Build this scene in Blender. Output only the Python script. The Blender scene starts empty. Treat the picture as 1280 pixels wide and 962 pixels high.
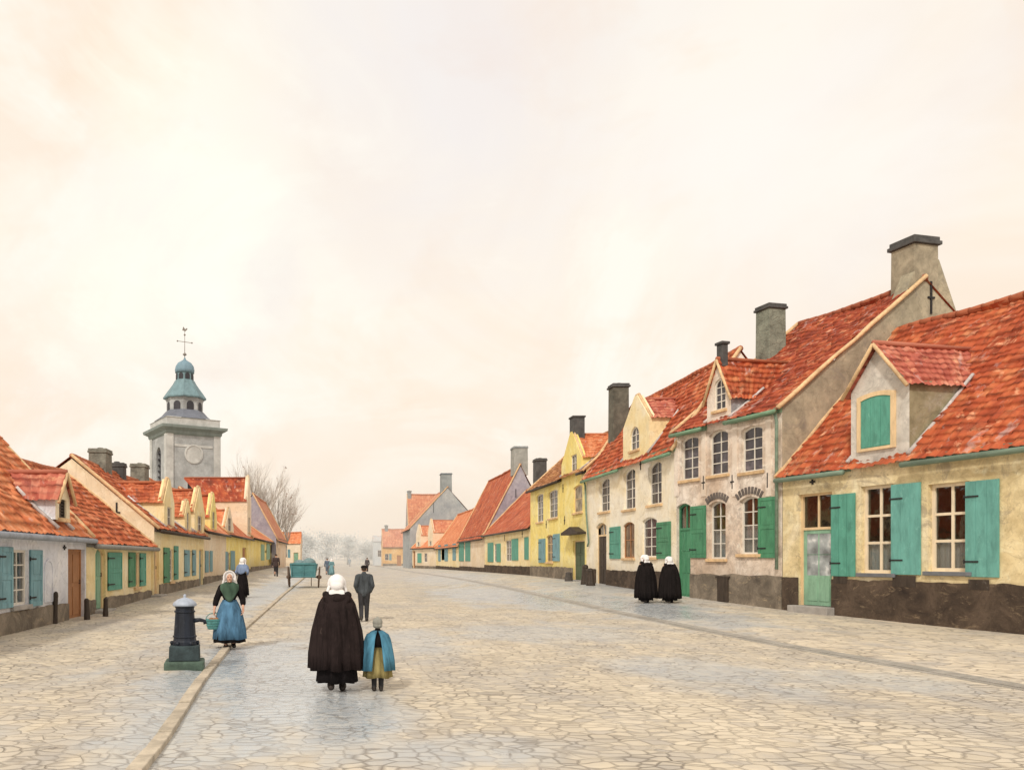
import bpy, bmesh, math, random
from mathutils import Vector, Matrix, noise
from mathutils.geometry import tessellate_polygon

R = random.Random(11)
sc = bpy.context.scene
C = sc.collection
PI = math.pi
CAMZ, FOC, VX, HY = 1.85, 1000.0, 430.0, 698.0      # eye height, focal length and vanishing point of the view


def lerp(a, b, t): return a + (b - a) * t


def sm(x, a, b):
    t = max(0.0, min(1.0, (x - a) / (b - a)))
    return t * t * (3 - 2 * t)


def table(x, pts):
    if x <= pts[0][0]: return pts[0][1]
    for (x0, y0), (x1, y1) in zip(pts, pts[1:]):
        if x <= x1: return lerp(y0, y1, (x - x0) / (x1 - x0))
    return pts[-1][1]


RT = [(12, .03), (20, .09), (26, .2), (31, .4), (43, .62), (56, .68), (74, .62), (115, .42), (200, .3)]
LT = [(14, .05), (24, .1), (32, .28), (45, .42), (66, .72), (85, .85), (110, .75), (200, .4)]


def kerb_x(Y): return table(Y, [(2, -1.55), (8, -1.78), (12, -2.1), (20, -2.55), (40, -3.0), (80, -3.6), (200, -4.5)])


def gut_x(Y): return table(Y, [(2, 9.9), (11, 9.7), (17, 9.2), (32, 8.7), (60, 8.6), (200, 7.0)])


def zg(X, Y):
    z = .13 * sm(Y, 25, 80) + .15 * sm(Y, 80, 200)
    if X > 0:
        z = lerp(z, max(z, table(Y, RT)), sm(X, 5.0, 12.6))
    else:
        z = lerp(z, max(z, table(Y, LT)), sm(-X, 2.8, 7.6))
        z += .05 * sm(kerb_x(Y) - X, 0, .25)
    return z


def ground_at(px, py):
    """Point of the street seen at a photo position."""
    Y = 8.0
    for i in range(60):
        X = (px - VX) * Y / FOC
        z = zg(X, Y)
        Y = lerp(Y, (CAMZ - z) * FOC / max(1.0, (py - HY)), .5)
    return Vector(((px - VX) * Y / FOC, Y, zg((px - VX) * Y / FOC, Y)))


# ---------------------------------------------------------------- node helpers
class NT:
    def __init__(s, nt):
        s.nt = nt

    def n(s, t, **kw):
        nd = s.nt.nodes.new(t)
        for k, v in kw.items():
            if k.startswith('i_'):
                nd.inputs[k[2:].replace('_', ' ')].default_value = v
            else:
                setattr(nd, k, v)
        return nd

    def l(s, a, b): s.nt.links.new(a, b)

    def math(s, op, a, b=None, c=None, clamp=False):
        m = s.n('ShaderNodeMath', operation=op, use_clamp=clamp)
        for i, v in enumerate((a, b, c)):
            if v is None: continue
            if isinstance(v, (int, float)): m.inputs[i].default_value = v
            else: s.l(v, m.inputs[i])
        return m.outputs[0]

    def noise(s, vec, scale, detail=4, rough=.55, dist=0.0):
        t = s.n('ShaderNodeTexNoise')
        t.inputs['Scale'].default_value = scale; t.inputs['Detail'].default_value = detail
        t.inputs['Roughness'].default_value = rough; t.inputs['Distortion'].default_value = dist
        if vec is not None: s.l(vec, t.inputs['Vector'])
        return t.outputs['Fac']

    def ramp(s, fac, stops, interp='LINEAR'):
        r = s.n('ShaderNodeValToRGB'); r.color_ramp.interpolation = interp
        e = r.color_ramp.elements
        while len(e) < len(stops): e.new(.5)
        for el, (p, c) in zip(e, stops):
            el.position = p
            el.color = (c, c, c, 1) if isinstance(c, (int, float)) else (*c, 1)
        s.l(fac, r.inputs[0])
        return r.outputs[0]

    def mix(s, fac, a, b, mode='MIX'):
        m = s.n('ShaderNodeMix', data_type='RGBA', blend_type=mode)
        for sock, v in ((m.inputs[0], fac), (m.inputs[6], a), (m.inputs[7], b)):
            if isinstance(v, (int, float)): sock.default_value = v
            elif isinstance(v, tuple): sock.default_value = (*v[:3], 1)
            else: s.l(v, sock)
        return m.outputs[2]

    def mapping(s, vec, scale=(1, 1, 1), loc=(0, 0, 0), rot=(0, 0, 0)):
        m = s.n('ShaderNodeMapping')
        m.inputs['Scale'].default_value = scale; m.inputs['Location'].default_value = loc
        m.inputs['Rotation'].default_value = rot
        s.l(vec, m.inputs['Vector'])
        return m.outputs[0]


MATS = {}


def new_mat(name):
    m = bpy.data.materials.new(name); m.use_nodes = True
    nt = m.node_tree
    b = nt.nodes['Principled BSDF']
    return m, NT(nt), b


def jit(c, k):
    return tuple(max(0, min(1, v * k)) for v in c)


def wall_mat(name, c1, c2, c3, dirt=.55, dirtcol=(.16, .12, .08), seed=0, stain=.5, zdirt=1.3):
    """Lime-washed plaster: cloudy washes, stains, rain streaks, splashed dirt near the ground."""
    if name in MATS: return MATS[name]
    m, t, b = new_mat(name)
    tc = t.n('ShaderNodeTexCoord').outputs['Object']
    v = t.mapping(tc, loc=(seed * 3.1, seed * 1.7, seed))
    n1 = t.noise(v, .55, 5, .6, .6)
    col = t.ramp(n1, [(.3, c1), (.5, c2), (.7, c3)])
    n2 = t.noise(v, 2.6, 6, .7, .3)
    col = t.mix(t.ramp(n2, [(.42, 0.0), (.72, stain)]), col, jit(c1, .55))
    n2b = t.noise(t.mapping(v, loc=(5, 8, 2)), 1.7, 6, .65, .8)
    col = t.mix(t.ramp(n2b, [(.56, 0.0), (.72, .55)]), col, jit(c3, 1.2))
    # dried wash edges: a thin darker contour
    n3 = t.noise(v, 1.1, 3, .5, 1.0)
    edge = t.ramp(n3, [(.485, 0.0), (.5, 1.0), (.515, 0.0)])
    col = t.mix(t.math('MULTIPLY', edge, .30), col, jit(c1, .5))
    n8 = t.noise(t.mapping(v, loc=(2, 3, 8)), .9, 8, .75, 1.2)
    col = t.mix(t.ramp(n8, [(.55, 0.0), (.63, stain * .9)]), col, tuple(lerp(a, b_, .5) for a, b_ in zip(jit(c1, .55), (.30, .27, .26))))
    n9 = t.noise(t.mapping(v, loc=(12, 3, 1)), 5.5, 7, .75, .6)
    col = t.mix(t.ramp(n9, [(.60, 0.0), (.68, stain)]), col, jit(c1, .45))
    # rain streaks
    n4 = t.noise(t.mapping(v, scale=(4, 4, .5)), 1.0, 6, .7, .4)
    col = t.mix(t.ramp(n4, [(.55, 0.0), (.78, .38)]), col, jit(c2, .5))
    # splash zone
    sep = t.n('ShaderNodeSeparateXYZ'); t.l(tc, sep.inputs[0])
    zz = t.math('ADD', sep.outputs[2], t.math('MULTIPLY', t.math('SUBTRACT', n2, .5), 1.4))
    d = t.math('MULTIPLY', t.math('SUBTRACT', 1.0, t.math('DIVIDE', zz, zdirt, clamp=True), clamp=True), dirt)
    col = t.mix(d, col, dirtcol)
    t.l(col, b.inputs['Base Color'])
    b.inputs['Roughness'].default_value = .9
    bp = t.n('ShaderNodeBump'); bp.inputs['Strength'].default_value = .5; bp.inputs['Distance'].default_value = .03
    t.l(t.noise(v, 9, 6, .7), bp.inputs['Height']); t.l(bp.outputs[0], b.inputs['Normal'])
    MATS[name] = m
    return m


def paint_mat(name, c, var=.35, rough=.6, scale=6.0, aniso=(1, 1, .25), metal=0.0, grime=.4):
    """Brushed paint or timber: lengthwise tone variation and a little grime."""
    if name in MATS: return MATS[name]
    m, t, b = new_mat(name)
    tc = t.n('ShaderNodeTexCoord').outputs['Object']
    n1 = t.noise(t.mapping(tc, scale=aniso), scale, 5, .65, .4)
    col = t.ramp(n1, [(.28, jit(c, 1 - var)), (.52, c), (.76, jit(c, 1 + var * .8))])
    n2 = t.noise(tc, 1.7, 5, .65)
    col = t.mix(t.ramp(n2, [(.5, 0.0), (.8, grime)]), col, jit(c, .4))
    oi = t.n('ShaderNodeObjectInfo').outputs['Random']
    col = t.mix(t.math('MULTIPLY', oi, .28), col, jit(c, .55))
    nw = t.noise(t.mapping(tc, scale=(1, 1, .5)), 11, 6, .75, .5)
    col = t.mix(t.ramp(nw, [(.60, 0.0), (.68, .5 if var > .2 else .15)]), col, tuple(min(1, v * 1.15 + .12) for v in c))
    t.l(col, b.inputs['Base Color'])
    b.inputs['Roughness'].default_value = rough; b.inputs['Metallic'].default_value = metal; b.inputs['Specular IOR Level'].default_value = .3
    bp = t.n('ShaderNodeBump'); bp.inputs['Strength'].default_value = .3; bp.inputs['Distance'].default_value = .01
    t.l(t.noise(t.mapping(tc, scale=aniso), scale * 5, 4, .6), bp.inputs['Height']); t.l(bp.outputs[0], b.inputs['Normal'])
    MATS[name] = m
    return m


def cloth_mat(name, c, var=.4):
    if name in MATS: return MATS[name]
    m, t, b = new_mat(name)
    tc = t.n('ShaderNodeTexCoord').outputs['Object']
    n1 = t.noise(t.mapping(tc, scale=(1, 1, .22)), 9, 4, .6, .3)
    col = t.ramp(n1, [(.3, jit(c, 1 - var)), (.5, c), (.72, jit(c, 1 + var))])
    n2 = t.noise(tc, 3, 3, .5)
    col = t.mix(t.ramp(n2, [(.5, 0.0), (.75, .35)]), col, jit(c, .45))
    t.l(col, b.inputs['Base Color'])
    b.inputs['Roughness'].default_value = .95
    b.inputs['Specular IOR Level'].default_value = .15
    bp = t.n('ShaderNodeBump'); bp.inputs['Strength'].default_value = .25; bp.inputs['Distance'].default_value = .004
    t.l(t.noise(tc, 160, 2, .5), bp.inputs['Height']); t.l(bp.outputs[0], b.inputs['Normal'])
    MATS[name] = m
    return m


def tile_mat(name, cs, moss=.3, flat=False, dark=(.16, .05, .03)):
    """Clay pantiles: one random tone per tile, washes over many tiles, lichen and soot."""
    if name in MATS: return MATS[name]
    m, t, b = new_mat(name)
    uv = t.n('ShaderNodeUVMap').outputs[0]
    tc = t.n('ShaderNodeTexCoord').outputs['Object']
    fl = t.n('ShaderNodeVectorMath', operation='FLOOR'); t.l(uv, fl.inputs[0])
    wn = t.n('ShaderNodeTexWhiteNoise', noise_dimensions='2D'); t.l(fl.outputs[0], wn.inputs['Vector'])
    n1 = t.noise(tc, .7, 5, .65, .8)
    n1b = t.noise(t.mapping(uv, scale=(.55, .10, 1)), 1.0, 5, .65, .4)     # streaks running down the slope
    f = t.math('ADD', t.math('MULTIPLY', wn.outputs['Value'], .20),
               t.math('ADD', t.math('MULTIPLY', n1, .55), t.math('MULTIPLY', n1b, .62)))
    f = t.math('SUBTRACT', f, .18)
    k = len(cs)
    col = t.ramp(f, [(lerp(.28, .72, i / (k - 1)), c) for i, c in enumerate(cs)])
    # pale lichen and worn tile noses
    n2 = t.noise(t.mapping(uv, scale=(.6, .5, 1), loc=(7, 3, 0)), 1.0, 6, .7, .5)
    col = t.mix(t.ramp(n2, [(.56, 0.0), (.68, .85)]), col, (.80, .42, .25))
    n3 = t.noise(t.mapping(tc, loc=(3, 9, 4)), 1.3, 6, .7, .6)
    col = t.mix(t.ramp(n3, [(.50, 0.0), (.70, moss * 1.5)]), col, dark)
    n6 = t.noise(t.mapping(uv, scale=(.9, .22, 1), loc=(11, 5, 0)), 1.0, 6, .75, .7)
    col = t.mix(t.ramp(n6, [(.57, 0.0), (.66, .6)]), col, dark)
    n7 = t.noise(t.mapping(uv, scale=(.7, .3, 1), loc=(21, 15, 0)), 1.0, 5, .7, .5)
    col = t.mix(t.ramp(n7, [(.59, 0.0), (.67, .6)]), col, (.56, .40, .38))
    # shadow line under each course edge, put into the tile colour
    sep = t.n('ShaderNodeSeparateXYZ'); t.l(uv, sep.inputs[0])
    fv = t.math('FRACT', sep.outputs[1])
    course_shadow = t.ramp(fv, [(0.0, .75), (.12, .3), (.22, 0.0), (1.0, 0.0)])
    n4 = t.noise(t.mapping(uv, scale=(.5, .8, 1), loc=(1, 4, 0)), 1.0, 3, .6)
    course_shadow = t.math('MULTIPLY', course_shadow, t.ramp(n4, [(.42, .0), (.60, 1.0)]))
    col = t.mix(course_shadow, col, dark)
    t.l(col, b.inputs['Base Color'])
    b.inputs['Roughness'].default_value = .8; b.inputs['Specular IOR Level'].default_value = .25
    bp = t.n('ShaderNodeBump'); bp.inputs['Strength'].default_value = .4; bp.inputs['Distance'].default_value = .02
    t.l(t.noise(uv, 5, 5, .7), bp.inputs['Height']); t.l(bp.outputs[0], b.inputs['Normal'])
    MATS[name] = m
    return m


def glass_mat(name='window_glass', tint=(.09, .08, .09)):
    if name in MATS: return MATS[name]
    m, t, b = new_mat(name)
    tc = t.n('ShaderNodeTexCoord').outputs['Object']
    out = t.nt.nodes['Material Output']
    gl = t.n('ShaderNodeBsdfGlossy'); gl.inputs['Roughness'].default_value = .04
    tr = t.n('ShaderNodeBsdfTransparent'); tr.inputs[0].default_value = (.74, .75, .75, 1)
    fr = t.n('ShaderNodeLayerWeight'); fr.inputs[0].default_value = .5
    bp = t.n('ShaderNodeBump'); bp.inputs['Strength'].default_value = .25; bp.inputs['Distance'].default_value = .02
    t.l(t.noise(tc, 3.0, 2, .5), bp.inputs['Height']); t.l(bp.outputs[0], gl.inputs['Normal']); t.l(bp.outputs[0], fr.inputs['Normal']); fz = t.math('MULTIPLY', t.math('POWER', fr.outputs['Facing'], 3.0), .7)
    mx = t.n('ShaderNodeMixShader'); t.l(t.math('ADD', fz, .07), mx.inputs[0])
    t.l(tr.outputs[0], mx.inputs[1]); t.l(gl.outputs[0], mx.inputs[2]); t.l(mx.outputs[0], out.inputs[0])
    t.nt.nodes.remove(b)
    MATS[name] = m
    return m


def pane_mat(name='dark_glass', c=(.07, .06, .07), rough=.16):
    if name in MATS: return MATS[name]
    m, t, b = new_mat(name)
    tc = t.n('ShaderNodeTexCoord').outputs['Object']
    n = t.noise(tc, 2.3, 3, .5)
    t.l(t.ramp(n, [(.35, jit(c, .4)), (.6, c), (.75, jit(c, 2.6))]), b.inputs['Base Color'])
    b.inputs['Roughness'].default_value = rough
    bp = t.n('ShaderNodeBump'); bp.inputs['Strength'].default_value = .2; bp.inputs['Distance'].default_value = .02
    t.l(n, bp.inputs['Height']); t.l(bp.outputs[0], b.inputs['Normal'])
    MATS[name] = m
    return m


def plinth_mat(name, dark, mid, pale):
    """Tarred wall foot: worn through to the render in ragged patches, mud at the bottom."""
    if name in MATS: return MATS[name]
    m, t, b = new_mat(name)
    tc = t.n('ShaderNodeTexCoord').outputs['Object']
    n1 = t.noise(tc, 1.3, 7, .7, .8); n2 = t.noise(t.mapping(tc, loc=(3, 5, 1), scale=(1, 1, 2)), 2.2, 8, .75, 1.0); n3 = t.noise(tc, 14, 5, .7)
    col = t.ramp(n1, [(.3, dark), (.5, mid), (.72, jit(mid, 1.7))])
    col = t.mix(t.ramp(n2, [(.56, 0.0), (.66, .8)]), col, pale)
    col = t.mix(t.ramp(n3, [(.5, 0.0), (.75, .6)]), col, dark)
    t.l(col, b.inputs['Base Color']); b.inputs['Roughness'].default_value = .92; b.inputs['Specular IOR Level'].default_value = .25
    bp = t.n('ShaderNodeBump'); bp.inputs['Strength'].default_value = .8; bp.inputs['Distance'].default_value = .04
    t.l(t.math('ADD', n1, t.math('MULTIPLY', n3, .4)), bp.inputs['Height']); t.l(bp.outputs[0], b.inputs['Normal'])
    MATS[name] = m
    return m


def stone_mat(name, c, var=.45, scale=2.2, joints=0.0, rough=.9, jscale=2.0):
    if name in MATS: return MATS[name]
    m, t, b = new_mat(name)
    tc = t.n('ShaderNodeTexCoord').outputs['Object']
    n1 = t.noise(tc, scale, 7, .7, .5)
    col = t.ramp(n1, [(.28, jit(c, 1 - var)), (.5, c), (.72, jit(c, 1 + var))])
    n2 = t.noise(tc, .6, 4, .6)
    col = t.mix(t.ramp(n2, [(.45, 0.0), (.75, .5)]), col, jit(c, .5))
    h = n1
    if joints:
        br = t.n('ShaderNodeTexVoronoi', feature='DISTANCE_TO_EDGE'); br.inputs['Scale'].default_value = jscale
        t.l(t.mapping(tc, scale=(1, 1, 1.7)), br.inputs['Vector'])
        j = t.ramp(br.outputs[0], [(0.0, 1.0), (.05, 0.0)])
        col = t.mix(t.math('MULTIPLY', j, joints), col, jit(c, .3))
        h = t.math('SUBTRACT', n1, t.math('MULTIPLY', j, .6))
    t.l(col, b.inputs['Base Color']); b.inputs['Roughness'].default_value = rough
    bp = t.n('ShaderNodeBump'); bp.inputs['Strength'].default_value = .6; bp.inputs['Distance'].default_value = .03
    t.l(h, bp.inputs['Height']); t.l(bp.outputs[0], b.inputs['Normal'])
    MATS[name] = m
    return m


# ---------------------------------------------------------------- object helpers
def tag(o, label=None, cat=None, group=None, kind=None):
    if label: o['label'] = label
    if cat: o['category'] = cat
    if group: o['group'] = group
    if kind: o['kind'] = kind
    return o


def root(name, label, cat, loc, rz=0.0, group=None):
    o = bpy.data.objects.new(name, None); C.objects.link(o)
    o.location = loc; o.rotation_euler = (0, 0, rz); o.empty_display_size = .3
    return tag(o, label, cat, group)


class MB:
    """Collects shapes for ONE mesh object."""
    def __init__(s): s.v, s.f, s.uv, s.sm = [], [], {}, []

    def add(s, vs, fs, smooth=False):
        b = len(s.v); s.v += [tuple(v) for v in vs]
        for f in fs:
            s.f.append(tuple(i + b for i in f)); s.sm.append(smooth)

    def box(s, x0, x1, y0, y1, z0, z1, M=None, taper=0.0):
        c = Vector(((x0 + x1) / 2, (y0 + y1) / 2, 0))
        vs = []
        for z in (z0, z1):
            k = 1 - taper if z == z1 else 1
            for x, y in ((x0, y0), (x1, y0), (x1, y1), (x0, y1)):
                vs.append(Vector((c.x + (x - c.x) * k, c.y + (y - c.y) * k, z)))
        if M: vs = [M @ v for v in vs]
        s.add(vs, [(3, 2, 1, 0), (4, 5, 6, 7), (0, 1, 5, 4), (1, 2, 6, 5), (2, 3, 7, 6), (3, 0, 4, 7)])

    def tube(s, pts, rs, n=8, cap=True, smooth=True):
        pts = [Vector(p) for p in pts]
        if isinstance(rs, (int, float)): rs = [rs] * len(pts)
        vs, fs = [], []
        up = None
        for i, p in enumerate(pts):
            d = (pts[min(i + 1, len(pts) - 1)] - pts[max(i - 1, 0)]).normalized()
            if up is None: up = Vector((0, 0, 1)) if abs(d.z) < .9 else Vector((1, 0, 0))
            a = d.cross(up).normalized(); b_ = a.cross(d).normalized(); up = b_
            for k in range(n):
                an = 2 * PI * k / n
                vs.append(p + (a * math.cos(an) + b_ * math.sin(an)) * rs[i])
        for i in range(len(pts) - 1):
            for k in range(n):
                fs.append((i * n + k, i * n + (k + 1) % n, (i + 1) * n + (k + 1) % n, (i + 1) * n + k))
        if cap:
            fs.append(tuple(reversed(range(n)))); fs.append(tuple((len(pts) - 1) * n + k for k in range(n)))
        s.add(vs, fs, smooth)

    def lathe(s, prof, n=16, M=None, cap=True, smooth=False, ph=0.0):
        vs, fs = [], []
        for r, z in prof:
            for k in range(n):
                a = 2 * PI * k / n + ph
                v = Vector((r * math.cos(a), r * math.sin(a), z)); vs.append(M @ v if M else v)
        m = len(prof)
        for i in range(m - 1):
            for k in range(n):
                fs.append((i * n + k, i * n + (k + 1) % n, (i + 1) * n + (k + 1) % n, (i + 1) * n + k))
        if cap:
            fs.append(tuple(reversed(range(n)))); fs.append(tuple((m - 1) * n + k for k in range(n)))
        s.add(vs, fs, smooth)

    def prism(s, poly, T, y0, y1):
        """poly in (u, z); T maps (u, y, z) to a point; extruded from y0 (front) to y1."""
        n = len(poly)
        vs = [T(u, y0, z) for u, z in poly] + [T(u, y1, z) for u, z in poly]
        fs = [tuple(range(n)), tuple(reversed(range(n, 2 * n)))]
        for i in range(n):
            j = (i + 1) % n
            fs.append((j, i, i + n, j + n))
        s.add(vs, fs)

    def panel(s, outer, holes, T, depth):
        """Flat wall in (u, z) with real openings whose reveals go back by depth."""
        loops = [[Vector((u, z, 0)) for u, z in outer]] + [[Vector((u, z, 0)) for u, z in h] for h in holes]
        flat = [p for lp in loops for p in lp]
        tri = tessellate_polygon(loops)
        vs = [T(p.x, 0, p.y) for p in flat]
        fs = []
        for t in tri:
            a, b_, c = (flat[i] for i in t)
            if (b_ - a).cross(c - a).z < 0: t = (t[0], t[2], t[1])
            fs.append(tuple(t))
        s.add(vs, fs)
        for h in holes:
            n = len(h)
            vs = [T(u, 0, z) for u, z in h] + [T(u, depth, z) for u, z in h]
            s.add(vs, [(i, (i + 1) % n, (i + 1) % n + n, i + n) for i in range(n)])

    def build(s, name, mat, parent=None, bevel=0.0, weld=False):
        me = bpy.data.meshes.new(name)
        me.from_pydata(s.v, [], s.f)
        me.polygons.foreach_set('use_smooth', s.sm)
        if weld:
            bm = bmesh.new(); bm.from_mesh(me); bmesh.ops.remove_doubles(bm, verts=bm.verts, dist=.0005); bm.to_mesh(me); bm.free()
        if s.uv:
            uvl = me.uv_layers.new(name='UVMap')
            vi = [0] * len(me.loops); me.loops.foreach_get('vertex_index', vi)
            fl = []
            for i in vi:
                fl += s.uv.get(i, (0, 0))
            uvl.data.foreach_set('uv', fl)
        me.update()
        if mat: me.materials.append(mat)
        o = bpy.data.objects.new(name, me); C.objects.link(o)
        if parent: o.parent = parent
        if bevel:
            md = o.modifiers.new('bevel', 'BEVEL'); md.width = bevel; md.segments = 2; md.limit_method = 'ANGLE'
        return o


def roof_sheet(mb, P00, P10, P11, P01, tw=.23, rh=.29, q=2, sag=.06, amp=.03, drop=.035, seed=0.0):
    """Pantiled slope. P00-P10 is the eave, P01-P11 the ridge. q: 3 near (each tile curved), 2 mid, 1 far."""
    P00, P10, P11, P01 = map(Vector, (P00, P10, P11, P01))
    L = ((P10 - P00).length + (P11 - P01).length) / 2; S = ((P01 - P00).length + (P11 - P10).length) / 2
    nt_, nr = max(1, round(L / tw)), max(1, round(S / rh))
    nrm = (P10 - P00).cross(P01 - P00)
    if nrm.length < 1e-6: nrm = (P11 - P01).cross(P01 - P00)
    nrm.normalize()
    if nrm.z < 0: nrm = -nrm
    if q == 3: us = [i / 8 for i in range(nt_ * 8 + 1)]
    elif q == 2: us = [i / 4 for i in range(nt_ * 4 + 1)]
    else: us = [i * nt_ / 8 for i in range(9)]
    vs_ = []
    if q >= 2:
        for r in range(nr): vs_ += [r + .001, r + .55, r + .999]
    else: vs_ = [i * nr / 6 for i in range(7)]
    base = len(mb.v); W = len(us)
    pts = []
    for v in vs_:
        for u in us:
            a, b_ = u / nt_, v / nr
            p = P00.lerp(P10, a).lerp(P01.lerp(P11, a), b_)
            edge = min(1.0, 4 * b_ * 1.2) if b_ < .5 else 1.0
            w = noise.noise(p * .45 + Vector((seed, 0, 0))) * sag + noise.noise(p * 1.9 + Vector((0, seed, 0))) * sag * .3
            w -= sag * .9 * math.sin(PI * a) * b_
            d = w * (0.35 + .65 * edge)
            if q >= 2:
                fu = u - math.floor(u)
                d += amp * (.75 + .5 * noise.noise(p * 1.1)) * (math.sin(2 * PI * fu) * .6 + .4 * math.sin(PI * fu)) + drop * (1 - (v - math.floor(v)))
                cell = (math.floor(u), math.floor(v))
                d += .03 * noise.cell(Vector((cell[0] + .5, cell[1] + .5, seed)))
            pts.append(p + nrm * d)
            mb.uv[base + len(pts) - 1] = (u + seed * 13, v)
    fs = []
    for j in range(len(vs_) - 1):
        for i in range(W - 1):
            fs.append((j * W + i, j * W + i + 1, (j + 1) * W + i + 1, (j + 1) * W + i))
    mb.add(pts, fs, smooth=(q >= 2))


def blob(name, shapes, voxel, mat, parent, smooth=3, decimate=0.0):
    """Fuse capsules and ellipsoids into one continuous skin."""
    bm = bmesh.new()
    for sh in shapes:
        if sh[0] == 'c':                                    # capsule p0 r0 p1 r1
            _, p0, r0, p1, r1 = sh
            p0, p1 = Vector(p0), Vector(p1)
            d = p1 - p0
            n = 12
            q_ = d.to_track_quat('Z', 'Y').to_matrix() if d.length > 1e-6 else Matrix.Identity(3)
            L = d.length
            prof = [(r0 * math.cos(a), -r0 * math.sin(a)) for a in (1.45, 1.0, .5)] + [(r0, 0), (r1, L)] + \
                   [(r1 * math.cos(a), L + r1 * math.sin(a)) for a in (.5, 1.0, 1.45)]
            rings = []
            for r, z in prof:
                rings.append([bm.verts.new(p0 + q_ @ Vector((r * math.cos(2 * PI * k / n), r * math.sin(2 * PI * k / n), z))) for k in range(n)])
            for a, b_ in zip(rings, rings[1:]):
                for k in range(n): bm.faces.new((a[k], a[(k + 1) % n], b_[(k + 1) % n], b_[k]))
            bm.faces.new(list(reversed(rings[0]))); bm.faces.new(rings[-1])
        else:                                               # ellipsoid centre radii (rotation matrix)
            _, c, r = sh[:3]
            M = Matrix.Translation(c) @ (sh[3].to_4x4() if len(sh) > 3 else Matrix.Identity(4)) @ Matrix.Diagonal((*r, 1))
            bmesh.ops.create_uvsphere(bm, u_segments=16, v_segments=10, radius=1, matrix=M)
    me = bpy.data.meshes.new(name); bm.to_mesh(me); bm.free()
    o = bpy.data.objects.new(name, me); C.objects.link(o)
    md = o.modifiers.new('r', 'REMESH'); md.mode = 'VOXEL'; md.voxel_size = voxel; md.use_smooth_shade = True
    m2 = o.modifiers.new('s', 'SMOOTH'); m2.iterations = smooth; m2.factor = .5
    dg = bpy.context.evaluated_depsgraph_get(); dg.update()
    me2 = bpy.data.meshes.new_from_object(o.evaluated_get(dg))
    o.modifiers.clear(); o.data = me2; me2.name = name
    bpy.data.meshes.remove(me)
    me2.materials.clear()
    if mat: me2.materials.append(mat)
    if parent: o.parent = parent
    return o


def loft(name, rings, mat, parent, n=48, thick=0.0, open_a=None, power=1.0):
    """Cloth swept through elliptical rings: (z, cx, cy, rx, ry, fold depth, fold count, phase).
    open_a=(centre angle, half width bottom, half width top) leaves the cloth open there."""
    mb = MB(); vs, fs = [], []
    m = len(rings)
    full = open_a is None
    for i, rg in enumerate(rings):
        z, cx, cy, rx, ry, fa, fn, ph = rg
        for k in range(n + (0 if full else 1)):
            if full: a = 2 * PI * k / n
            else:
                hw = lerp(open_a[2], open_a[1], 1 - i / (m - 1))
                a = open_a[0] + hw + (2 * PI - 2 * hw) * k / n
            g = 1 + fa * (.6 * math.sin(fn * a + ph) + .4 * math.sin((fn * 1.7) // 1 * a + ph * 2 + 1.3)
                          + .5 * noise.noise(Vector((math.cos(a) * 2.2, math.sin(a) * 2.2, ph + z * .6))))
            vs.append((cx + rx * g * math.cos(a), cy + ry * g * math.sin(a),
                       z + fa * .12 * math.sin(fn * a * .5 + ph) * (1 if i == 0 else .2)))
    w = n if full else n + 1
    for i in range(m - 1):
        for k in range(n if full else n):
            k2 = (k + 1) % w
            fs.append((i * w + k, i * w + k2, (i + 1) * w + k2, (i + 1) * w + k))
    mb.add(vs, fs, True)
    o = mb.build(name, mat, parent)
    if thick:
        md = o.modifiers.new('solid', 'SOLIDIFY'); md.thickness = thick; md.offset = 0
    return o
# ---------------------------------------------------------------- materials used all over
GLASS = glass_mat(); DARKGL = pane_mat()
GREEN = paint_mat('sea_green_paint', (.11, .36, .28), var=.3)
GREEN_B = paint_mat('blue_green_paint', (.15, .40, .36), var=.3)
GREEN_D = paint_mat('leaf_green_paint', (.08, .27, .15), var=.35)
GREEN_P = paint_mat('pale_green_paint', (.26, .46, .33), var=.3)
TEAL_L = paint_mat('teal_shutter_paint', (.19, .37, .43), var=.35)
PALECR = paint_mat('pale_cream_frame', (.86, .74, .56), var=.15)
CREAM = paint_mat('cream_paint', (.80, .60, .36), var=.2)
WHITE = paint_mat('white_paint', (.82, .78, .70), var=.15, grime=.25)
BROWN = paint_mat('brown_door_paint', (.42, .20, .09), var=.35)
DKGREEN = paint_mat('dark_green_door_paint', (.10, .14, .08), var=.4)
DARKWOOD = paint_mat('dark_timber', (.06, .045, .035), var=.5)
GUTTER = paint_mat('grey_green_gutter', (.22, .31, .24), var=.4, aniso=(.3, 1, 1))
IRON = paint_mat('dark_iron', (.03, .028, .03), var=.4, rough=.7)
LACE = paint_mat('lace_curtain', (.84, .84, .83), var=.25, aniso=(3, 3, .2))
PLINTH = plinth_mat('tarred_plinth', (.035, .026, .022), (.085, .062, .046), (.24, .18, .12))
PLINTH_G = plinth_mat('grey_plinth', (.10, .085, .07), (.20, .17, .135), (.40, .32, .22))
SILL = stone_mat('blue_stone', (.16, .17, .19), .3)
STEP = stone_mat('door_step_stone', (.38, .36, .34), .3)
MORTAR = stone_mat('verge_mortar', (.72, .50, .28), .35, scale=5)
CH_G = stone_mat('grey_chimney', (.20, .20, .17), .55, joints=.25, jscale=3)
CH_D = stone_mat('sooty_chimney', (.085, .085, .085), .5)
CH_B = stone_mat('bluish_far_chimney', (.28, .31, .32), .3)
T_RED = tile_mat('red_pantiles', [(.14, .032, .02), (.28, .052, .027), (.40, .085, .038), (.52, .15, .06)], moss=.35)
T_ORG = tile_mat('orange_pantiles', [(.24, .048, .022), (.41, .082, .034), (.51, .125, .05), (.62, .23, .10)], moss=.42)
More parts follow.
